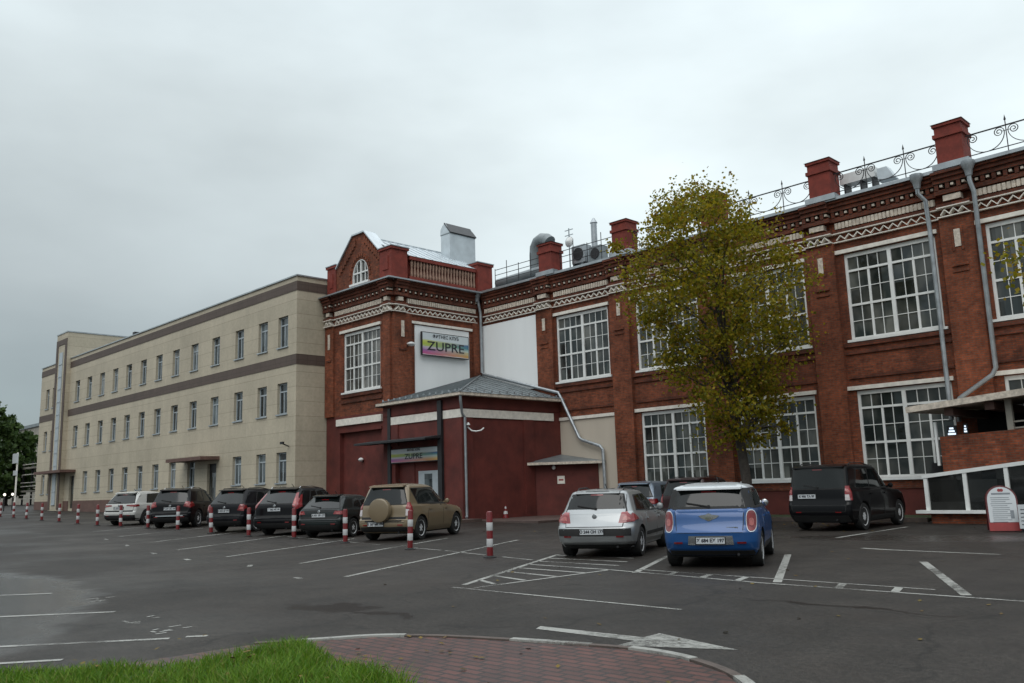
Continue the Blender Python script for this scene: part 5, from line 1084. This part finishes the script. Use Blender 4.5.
    # wheels
    for y in (0, S['wb']):
        for s in (-1, 1):
            x0 = s * (W2 - .235); x1 = s * (W2 - .015); t = MB(); t.lathe([(wr * .62, x0), (wr * .93, x0), (wr, x0 + s * .03), (wr, x1 - s * .03), (wr * .95, x1), (wr * .70, x1), (wr * .66, x1 - s * .02)], 30, (0, y, wr), 'X'); wo = t.build('wheel', 'rubber', root, smooth=True)
            rm = MB(); xr = x1 - s * .045
            rm.lathe([(wr * .60, xr - s * .12), (wr * .68, xr), (wr * .67, xr + s * .035), (wr * .62, xr + s * .025), (wr * .60, xr - s * .02)], 30, (0, y, wr), 'X'); rm.lathe([(wr * .16, xr - s * .03), (wr * .15, xr + s * .02), (wr * .05, xr + s * .03)], 14, (0, y, wr), 'X')
            n = S.get('spokes', 5)
            for i in range(n):
                a = 2 * math.pi * i / n + .3; ca, sa = math.cos(a), math.sin(a); rm.bar((xr + s * .012, y + ca * wr * .10, wr + sa * wr * .10), (xr, y + ca * wr * .63, wr + sa * wr * .63), wr * .17, .035, up=(1, 0, 0))
            rm.build('rim', S.get('rim_m', 'alloy'), wo, smooth=True)
            dk_ = MB(); dk_.lathe([(wr * .62, xr - s * .10), (wr * .62, xr - s * .09)], 24, (0, y, wr), 'X'); dk_.build('brake_disc', 'dark', wo)
    # underbody shade pan, mirrors, plate
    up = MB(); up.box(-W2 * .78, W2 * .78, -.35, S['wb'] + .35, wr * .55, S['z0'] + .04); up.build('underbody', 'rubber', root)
    my, mz = S['mirror']
    for s, sg in (('+', 1), ('-', -1)):
        p, n = hit(s, my, mz); q = MB(); q.bar((p.x - sg * .02, my, mz - .02), (p.x + sg * .12, my - .02, mz), .05); q.lathe([(.02, -.06), (.065, -.045), (.08, .0), (.065, .05), (.02, .075)], 12, (p.x + sg * .15, my - .02, mz + .02), 'Y'); q.build('mirror', S.get('mirror_m', paint_m), root, smooth=True)
    px_, pz = S['plate']; p, n = hit('R', px_, pz); plate_text(root, S['reg'], px_, p.y - .014, pz)
    # badge, wiper, spoiler, rails
    bz = S.get('badge')
    if bz:
        p, n = hit('R', 0, bz); q = MB(); q.lathe([(.055, -.018), (.05, -.028), (.001, -.03)], 16, (0, p.y, bz), 'Y'); q.build('badge', 'chrome', root, smooth=True)
    ps = [v for v in S['rear_glass']]; zlo = min(v[1] for v in ps); p1, n1 = hit('R', 0, zlo + .03); p2, n2 = hit('R', -.42, zlo + .10); q = MB(); q.bar((p1.x, p1.y - .03, p1.z), (p2.x, p2.y - .03, p2.z), .022); q.lathe([(.03, -.045), (.03, .0)], 10, tuple(p1), 'Y'); q.build('wiper', 'rubber', root)
    if 'rails' in S:
        xr, ya, yb = S['rails']; q = MB()
        for s in (-1, 1):
            q = MB(); pa, pb, pm_ = hit('T', s * xr, ya)[0], hit('T', s * xr, yb)[0], hit('T', s * xr, (ya + yb) / 2)[0]; q.tube([pa, pa + Vector((0, .06, .05)), pm_ + Vector((0, 0, .055)), pb + Vector((0, -.06, .05)), pb], .017, 6); q.build('roof_rail', S.get('rail_m', 'rubber'), root, smooth=True)
    if 'spoiler' in S:
        w_, z_, l_ = S['spoiler']; p, n = hit('R', 0, z_); q = MB(); q.hexa([(-w_, p.y - l_, z_ - .02), (w_, p.y - l_, z_ - .02), (w_ * 1.03, p.y + .18, z_ + .0), (-w_ * 1.03, p.y + .18, z_), (-w_, p.y - l_ + .01, z_ + .012), (w_, p.y - l_ + .01, z_ + .012), (w_ * 1.03, p.y + .2, z_ + .05), (-w_ * 1.03, p.y + .2, z_ + .05)]); q.build('spoiler', S.get('spoiler_m', paint_m), root)
    q = MB(); p, n = hit('T', .1, S.get('ant', .4)); q.bar(p, p + Vector((0, -.16, .12)), .014); q.build('antenna', 'rubber', root)
    for c in S.get('extra', []): c(root, hit, patch)
    root.location = loc; root.rotation_euler = (0, 0, R(head)); k = S.get('k', 1); root.scale = (k, k, k); return root
def tab(*a): return [(a[i], a[i + 1]) for i in range(0, len(a), 2)]
red = 'tail_red'; M['tail_red'] = mat('red_lamp_lens', (.17, .008, .010), .12, var=.25, scale=9, nscale=1, coat=.6); M['tail_inner'] = mat('inner_lamp_lens', (.36, .10, .09), .15, var=.3, scale=20, nscale=1, coat=.6); M['tail_clear'] = mat('clear_lamp_lens', (.55, .50, .50), .12, var=.15, scale=9, nscale=1, coat=.6); M['tail_pink'] = mat('pale_red_lamp_lens', (.24, .028, .032), .12, var=.3, scale=14, nscale=1, coat=.6)

def suv(L=4.55, wb=2.66, ro=.95, H=1.68, Wd=1.86, wr=.36, belt=1.02, tumble=.62, slope=.30, tail_kind='side', hoodz=1.0, roofdrop=.05, tg_lip=.05, front_k=1.0):
    """a hatch-backed car as tables over height, rear axle at y=0, facing +y"""
    fo = L - wb - ro; yf = wb + fo; w = Wd / 2; bump = .46
    wsb = wb - .42                  # windscreen base
    S = dict(H=H, z0=.24, wb=wb, wr=wr,
        rear=tab(.24, -ro + .16, .34, -ro + .04, bump, -ro, .62, -ro + .01, .66, -ro + .06, belt - .06, -ro + .09, belt, -ro + .10, H - .14, -ro + .10 + slope, H - .06, -ro + .13 + slope, H - .025, -ro + .40 + slope, H, -ro + .95 + slope),
        front=tab(.24, yf - .12, .36, yf - .02, .55, yf, .72, yf - .05, hoodz - .16, yf - .22, hoodz - .07, yf - .50, hoodz, wsb + .10, hoodz + .04, wsb - .02, H - .12, wsb - .84, H - .05, wsb - 1.06, H - .02, wsb - 1.5, H, wsb - 1.8),
        width=tab(.24, w - .09, .34, w - .03, .55, w, .80, w, belt - .04, w - .03, belt, w - .05, belt + .04, w - .075, H - .16, w - tumble * .33, H - .08, w - tumble * .42, H - .035, w - tumble * .60, H - .012, w - tumble * .95, H, w - tumble * 1.2),
        rr=tab(.24, .18, .6, .16, 1.0, .15, H - .1, .16, H, .1), rf=tab(.24, .35, .7, .4, hoodz, .3, H, .2), bow_r=tab(.24, .06, .6, .06, belt, .05, H - .1, .07, H, .03), bow_f=tab(.24, .14, .7, .18, hoodz, .22, H - .1, .15, H, .05))
    r0 = -ro + .12; S['belt'] = belt
    gt = H - .15; gb = belt + .035
    S['side_glass'] = [([(r0 + slope + .42, gb + .04), (.62, gb), (.58, gt), (r0 + slope + .62, gt - .03)], 'side_window'), ([(.68, gb), (1.52, gb - .01), (1.48, gt), (.66, gt)], 'side_window'), ([(1.58, gb - .01), (wsb - .22, gb - .01), (wsb - .88, gt - .01), (1.55, gt)], 'side_window')]
    S['side_surround'] = [(r0 + slope + .38, gb + .01), (wsb - .14, gb - .04), (wsb - .88, gt + .03), (r0 + slope + .58, gt + .0)]
    S['doors'] = [[(.42, .36), (1.50, .34), (1.53, belt), (.64, belt), (.45, .80)], [(1.545, .34), (wsb - .32, .34), (wsb - .22, .6), (wsb - .28, belt), (1.55, belt)]]
    S['handle'] = belt - .13; S['mirror'] = (wsb - .34, belt + .06); S['plate'] = (0, .82); S['badge'] = .94; S['ant'] = .2
    wt, wb_ = w - tumble * .42 - .12, w - .17
    S['rear_glass'] = [(-wb_, belt + .05), (wb_, belt + .05), (wt, H - .15), (-wt, H - .15)]
    S['tailgate'] = [(-w + .20, .56), (w - .20, .56), (w - .12, belt), (w - tumble * .40, H - .1), (-w + tumble * .40, H - .1), (-w + .12, belt)]
    S['windscreen'] = [(-w + .2, hoodz + .08), (w - .2, hoodz + .08), (w - .32, H - .12), (-w + .32, H - .12)]
    S['rear_trim'] = [([(-w + .06, .27), (w - .06, .27), (w - .05, .44), (-w + .05, .44)], 'rubber')]
    S['cladding'] = [[(wr + .1, .25), (wb - wr - .1, .25), (wb - wr - .1, .40), (wr + .1, .40)]]
    S['tail'] = [('R', [(w - .30, belt - .16), (w - .03, belt - .20), (w - .04, belt - .02), (w - .26, belt - .02)], red), ('S', [(-ro + .08, belt - .20), (-ro + .34, belt - .12), (-ro + .30, belt - .02), (-ro + .09, belt - .02)], red)]
    S['spoiler'] = (wt + .04, H - .085, .10); S['reg'] = 'М 318 ОР 777'
    return S
# --- gold SUV with the spare wheel on its door
S = suv(L=4.30, wb=2.56, ro=.84, H=1.69, Wd=1.80, wr=.355, belt=1.03, slope=.22, tumble=.58); S['doors'] = S['doors']
S['rails'] = None; del S['rails']; S['plate'] = (-.22, .50); S['badge'] = None; S['reg'] = 'Е 207 МК 199'
w = .90; S['tail'] = [('R', [(w - .17, .94), (w - .03, .92), (w - .04, 1.12), (w - .16, 1.13)], 'tail_pink'), ('R', [(w - .17, .74), (w - .03, .74), (w - .03, .91), (w - .17, .93)], 'tail_clear'), ('S', [(-.74, .76), (-.52, .86), (-.56, 1.12), (-.73, 1.12)], 'tail_pink')]
S['side_glass'] = [([(-.10, 1.10), (1.52, 1.05), (1.48, 1.53), (-.36, 1.52)], 'side_window'), ([(1.58, 1.05), (1.93, 1.05), (1.28 + .10, 1.52), (1.55, 1.52)], 'side_window')]; S['side_glass'][1] = ([(1.56, 1.045), (1.95, 1.045), (1.53, 1.42), (1.55, 1.50)], 'side_window')
S['side_surround'] = [(-.12, 1.07), (2.02, 1.01), (1.30, 1.555), (-.40, 1.545)]; S['flare'] = .035; S['clad_m'] = paint('gold_paint', (.20, .152, .092), .2, .38)
def spare(root, hit, patch):
    p, n = hit('R', -.06, .92); y = p.y; q = MB(); q.lathe([(.05, .0), (.335, -.0), (.355, -.03), (.355, -.17), (.335, -.205), (.30, -.215), (.12, -.225), (.001, -.228)], 40, (-.06, y, .90), 'Y'); q.build('spare_wheel_cover', S_gold, root, smooth=True)
S_gold = S['clad_m']; S['extra'] = [spare]
S['rear_trim'] = [([(-.84, .28), (.84, .28), (.85, .42), (-.85, .42)], 'rubber'), ([(-.60, .575), (.62, .575), (.62, .615), (-.60, .615)], 'rubber')]
S['k'] = 1.10
car('parked_suv', 'gold SUV with a round covered spare wheel on its rear door', 'car', S, (-23.85, 17.85, 0), 25, S_gold)
# --- silver hatchback
S = suv(L=4.21, wb=2.62, ro=.78, H=1.46, Wd=1.78, wr=.315, belt=.93, slope=.14, tumble=.60, hoodz=.92); w = .89
S['rear'] = tab(.22, -.62, .34, -.76, .46, -.80, .60, -.80, .66, -.76, .70, -.70, .93, -.60, .97, -.52, 1.34, -.34, 1.40, -.28, 1.435, .05, 1.46, .5); S['z0'] = .22
S['rr'] = tab(.22, .25, .6, .26, .93, .22, 1.3, .22, 1.46, .1)
S['tail'] = [('R', [(w - .36, .72), (w - .04, .76), (w - .05, .84), (w - .20, .965), (w - .30, .965)], 'tail_pink'), ('S', [(-.60, .78), (-.22, .80), (-.30, .86), (-.50, .95), (-.60, .95)], 'tail_pink')]
S['rear_glass'] = [(-.66, 1.0), (.66, 1.0), (.56, 1.33), (.24, 1.355), (-.24, 1.355), (-.56, 1.33)]; S['tailgate'] = [(-.62, .66), (.62, .66), (.66, .95), (.62, 1.40), (-.62, 1.40), (-.66, .95)]
S['rear_trim'] = [([(-.80, .47), (.80, .47), (.80, .62), (-.80, .62)], 'rubber'), ([(-.80, .22), (.80, .22), (.80, .29), (-.80, .29)], 'rubber'), ([(-.30, 1.358), (.30, 1.358), (.26, 1.40), (-.26, 1.40)], 'rubber')]
S['plate'] = (-.03, .555); S['reg'] = 'О 244 ОН 177'; S['badge'] = .87; S['rails'] = (.52, -.05, 1.25); S['ant'] = .15; S['spoiler'] = (.50, 1.375, .05); S['cladding'] = [[(.45, .42), (2.2, .42), (2.2, .50), (.45, .50)]]; S['clad_m'] = 'rubber'
silver = paint('silver_paint', (.34, .355, .36), .55, .34)
S['k'] = 1.05
car('parked_hatchback', 'silver hatchback with large pink red tail lights beside the blue car', 'car', S, (-13.18, 15.85, 0), 24, silver)
# --- blue car with white roof
blue = paint('blue_paint', (.004, .060, .205), .15, .36); whiteroof = paint('white_roof_paint', (.55, .58, .60), .05, .35)
S = suv(L=4.10, wb=2.595, ro=.72, H=1.56, Wd=1.80, wr=.335, belt=1.05, slope=.16, tumble=.46, hoodz=1.0); w = .90
S['rear'] = tab(.24, -.58, .36, -.70, .48, -.745, .66, -.745, .72, -.70, .78, -.66, 1.05, -.60, 1.09, -.55, 1.42, -.40, 1.47, -.38, 1.50, -.35, 1.535, .0, 1.56, .5)
S['rr'] = tab(.24, .25, .7, .28, 1.05, .24, 1.45, .2, 1.56, .1)
def oval(cx, cz, rx, rz, n=18, p=.75): return [(cx + rx * (abs(math.cos(a)) ** p) * (1 if math.cos(a) >= 0 else -1), cz + rz * (abs(math.sin(a)) ** p) * (1 if math.sin(a) >= 0 else -1)) for a in [2 * math.pi * i / n for i in range(n)]]
S['deep'] = .4; S['roof_m'] = (whiteroof, 1.455); S['tail'] = [('R', oval(w - .14, .86, .080, .185), red)]; S['rear_glass'] = [(-.66, 1.10), (.66, 1.10), (.60, 1.43), (-.60, 1.43)]; S['tailgate'] = [(-.60, .66), (.60, .66), (.63, 1.05), (.61, 1.08), (-.61, 1.08), (-.63, 1.05)]
S['rear_trim'] = [([(-.84, .25), (.84, .25), (.85, .33), (-.85, .33)], 'rubber'), ([(-.40, .44), (.44, .44), (.42, .60), (-.38, .60)], 'chrome')]; S['plate'] = (.02, .515); S['reg'] = 'Х 684 ЕХ 197'; S['badge'] = None
S['cladding'] = [[(.45, .25), (2.15, .25), (2.15, .40), (.45, .40)]]; S['spoiler'] = (.60, 1.46, .10); S['mirror_m'] = 'chrome'; S['spoiler_m'] = 'white_paint'; S['ant'] = .3; S['flare'] = .03
S['side_glass'] = [([(-.20, 1.12), (.62, 1.11), (.58, 1.43), (-.14, 1.43)], 'side_window'), ([(.68, 1.11), (1.40, 1.10), (1.36, 1.43), (.66, 1.43)], 'side_window'), ([(1.45, 1.10), (1.98, 1.10), (1.40, 1.42), (1.43, 1.43)], 'side_window')]; S['side_surround'] = [(-.44, 1.085), (2.08, 1.07), (1.42, 1.455), (-.32, 1.455)]
def mini_bits(root, hit, patch):
    # white roof panel, badge with wings, lamp rings, dark pillars
    patch('T', [(-.50, -.26), (.50, -.26), (.52, .4), (.50, 1.15), (.30, 1.25), (-.30, 1.25), (-.50, 1.15), (-.52, .4)], .012, whiteroof, 'roof_panel', cell=.1, rim=.0)
    patch('R', [(-.60, 1.465), (.60, 1.465), (.57, 1.515), (-.57, 1.515)], .014, whiteroof, 'roof_edge', cell=.1)
    for s in (1, -1): patch('R', [(s * x, z) for x, z in [(.63, 1.10), (.78, 1.10), (.70, 1.45), (.58, 1.45)]], .010, 'rubber', 'rear_pillar', cell=.08)
    p, n = hit('R', 0, .93); q = MB(); q.lathe([(.075, -.016), (.07, -.03), (.001, -.032)], 18, (0, p.y, .935), 'Y')
    for s in (-1, 1): q.prism([(s * .05, p.y - .02, .985), (s * .19, p.y - .015, .965), (s * .14, p.y - .018, .92), (s * .05, p.y - .02, .885)], (0, .012, 0))
    q.build('winged_badge', 'chrome', root, smooth=True)
    for s in (1, -1): patch('R', [(s * x, z) for x, z in oval(w - .14, .86, .092, .200)], .010, 'chrome', 'lamp_ring', cell=.05)
    p, n = hit('R', .42, .74); text_mesh('model_lettering', 'COOPER', .055, lambda a, b, d: (.42 + a, p.y - .008 - d, .735 + b), 'chrome', root, .002, .002)
S['extra'] = [mini_bits]
S['k'] = 1.02
car('parked_compact_car', 'blue compact car with white roof and oval red tail lights', 'car', S, (-9.62, 14.98, 0), 25, blue)
# --- boxy black SUV by the hall
black = paint('black_paint', (.004, .004, .005), 0, .30, .18, .15); charcoal = paint('charcoal_paint', (.007, .007, .009), .1, .32, .18, .15)
S = suv(L=4.84, wb=2.885, ro=.98, H=1.88, Wd=1.93, wr=.385, belt=1.14, slope=.08, tumble=.34, hoodz=1.14); w = .965
S['rear'] = tab(.30, -.84, .42, -.96, .56, -.985, .74, -.975, .80, -.93, 1.14, -.90, 1.76, -.80, 1.82, -.78, 1.86, -.5, 1.88, 0); S['z0'] = .30
S['tail'] = [('R', [(w - .19, .86), (w - .03, .86), (w - .03, 1.02), (w - .19, 1.02)], 'tail_clear'), ('R', [(w - .19, 1.025), (w - .03, 1.025), (w - .03, 1.26), (w - .19, 1.26)], 'tail_pink'), ('S', [(-.90, .86), (-.74, .86), (-.74, 1.26), (-.88, 1.26)], 'tail_pink')]
S['plate'] = (-.32, .98); S['reg'] = 'К 905 ТА 97'; S['rails'] = (.72, -.3, 1.5); S['badge'] = None; S['rear_glass'] = [(-.78, 1.2), (.78, 1.2), (.74, 1.76), (-.74, 1.76)]; S['spoiler'] = (.76, 1.80, .06); S['spokes'] = 7
S['k'] = 1.08
car('parked_suv', 'boxy black SUV parked close to the right part of the brick hall', 'car', S, (-12.72, 26.6, 0), 3, black)
# --- dark low saloon-like hatch
S = suv(L=4.45, wb=2.62, ro=.92, H=1.46, Wd=1.78, wr=.32, belt=.94, slope=.46, tumble=.62, hoodz=.92); w = .89; S['reg'] = 'А 471 УВ 177'; S['plate'] = (0, .76); S['badge'] = .88
S['tail'] = [('R', [(w - .34, .80), (w - .04, .78), (w - .05, .90), (w - .28, .91)], 'tail_pink'), ('S', [(-.84, .79), (-.50, .84), (-.56, .90), (-.83, .90)], red)]; S['spoiler'] = (.50, 1.40, .14)
darkgreen = paint('dark_green_paint', (.006, .010, .010), .1, .30, .3, .3)
S['k'] = 1.05
car('parked_saloon', 'low dark greenish car with sloping rear window left of the gold SUV', 'car', S, (-27.65, 17.8, gh(-27)), 26, darkgreen)
# --- black estate with tall red lights
S = suv(L=4.63, wb=2.77, ro=.96, H=1.71, Wd=1.89, wr=.37, belt=1.08, slope=.50, tumble=.62, hoodz=1.04, roofdrop=.1); w = .945
S['tail'] = [('R', [(w - .20, 1.00), (w - .05, .94), (w - .10, 1.10), (w - .26, 1.50), (w - .33, 1.48), (w - .26, 1.2)], 'tail_pink'), ('S', [(-.80, .92), (-.50, 1.0), (-.46, 1.10), (-.28, 1.42), (-.40, 1.46), (-.66, 1.16), (-.80, 1.10)], 'tail_pink')]
S['deep'] = .6; S['plate'] = (0, .92); S['badge'] = 1.04; S['reg'] = 'Т 562 НС 99'; S['rails'] = (.60, -.2, 1.4); S['rail_m'] = 'chrome'
S['k'] = 1.07
car('parked_estate', 'black estate with tall pale red tail lights beside the rear window', 'car', S, (-30.65, 17.75, gh(-30)), 26, black)
# --- second black SUV
S = suv(L=4.50, wb=2.66, ro=.92, H=1.68, Wd=1.84, wr=.36, belt=1.04, slope=.40, tumble=.62); S['reg'] = 'Н 830 ЕР 777'; S['rails'] = (.6, -.2, 1.3); S['tail'][0] = ('R', [(.60, .84), (.89, .80), (.88, 1.06), (.70, 1.06)], red)
S['k'] = 1.08
car('parked_suv', 'black SUV between the black crossover and the estate with tall red lights', 'car', S, (-34.75, 17.75, gh(-34)), 24, charcoal)
# --- black crossover with its right side showing
S = suv(L=4.62, wb=2.70, ro=.95, H=1.70, Wd=1.88, wr=.375, belt=1.04, slope=.34, tumble=.60); S['reg'] = 'В 619 ОС 197'; S['tail'] = [('R', [(.58, .92), (.90, .84), (.90, 1.10), (.66, 1.12)], red), ('S', [(-.86, .84), (-.46, .92), (-.54, 1.10), (-.85, 1.08)], red)]; S['spokes'] = 6; S['rails'] = (.6, -.1, 1.4); S['rail_m'] = 'chrome'
S['rear_trim'].append(([(-.60, .50), (.60, .50), (.60, .54), (-.60, .54)], 'chrome'))
S['k'] = 1.09
car('parked_crossover', 'black crossover with bright alloy wheel next to the white crossover', 'car', S, (-41.3, 18.0, gh(-41)), 43, black)
# --- white crossover
S = suv(L=4.50, wb=2.68, ro=.92, H=1.62, Wd=1.86, wr=.36, belt=1.00, slope=.44, tumble=.66, hoodz=.98); S['reg'] = 'С 145 КУ 777'; S['tail'] = [('R', [(.40, .92), (.89, .86), (.88, .98), (.44, .97)], red), ('S', [(-.84, .86), (-.50, .90), (-.54, .98), (-.84, .98)], red)]
S['rear_trim'] = [([(-.86, .26), (.86, .26), (.87, .50), (-.87, .50)], 'rubber')]
white = paint('white_paint', (.50, .50, .475), .05, .35)
S['k'] = 1.08
car('parked_crossover', 'white crossover, leftmost of the parked row', 'car', S, (-46.9, 17.9, gh(-46)), 30, white)
# --- two cars deep in the yard
S = suv(L=4.30, wb=2.60, ro=.80, H=1.52, Wd=1.76, wr=.32, belt=.96, slope=.2, tumble=.6, hoodz=.94); S['reg'] = 'Р 092 АН 150'
greyblue = paint('grey_blue_paint', (.15, .19, .24), .4, .38)
S['k'] = 1.12
car('parked_hatchback', 'grey blue hatchback half hidden behind the silver hatchback', 'car', S, (-19.95, 26.3, 0), 10, greyblue)
S = suv(L=4.60, wb=2.70, ro=.92, H=1.78, Wd=1.84, wr=.37, belt=1.12, slope=.22, tumble=.5, hoodz=1.08); S['reg'] = 'У 354 ВО 177'; S['plate'] = (-.1, 1.0); S['rails'] = (.62, -.2, 1.4); S['tail'] = [('R', [(.74, .92), (.88, .90), (.88, 1.22), (.76, 1.22)], red)]
maroon = paint('dark_maroon_paint', (.020, .003, .004), .1, .32, .3, .3)
car('parked_suv', 'dark maroon SUV half hidden behind the blue car', 'car', S, (-17.7, 26.3, 0), 8, maroon)
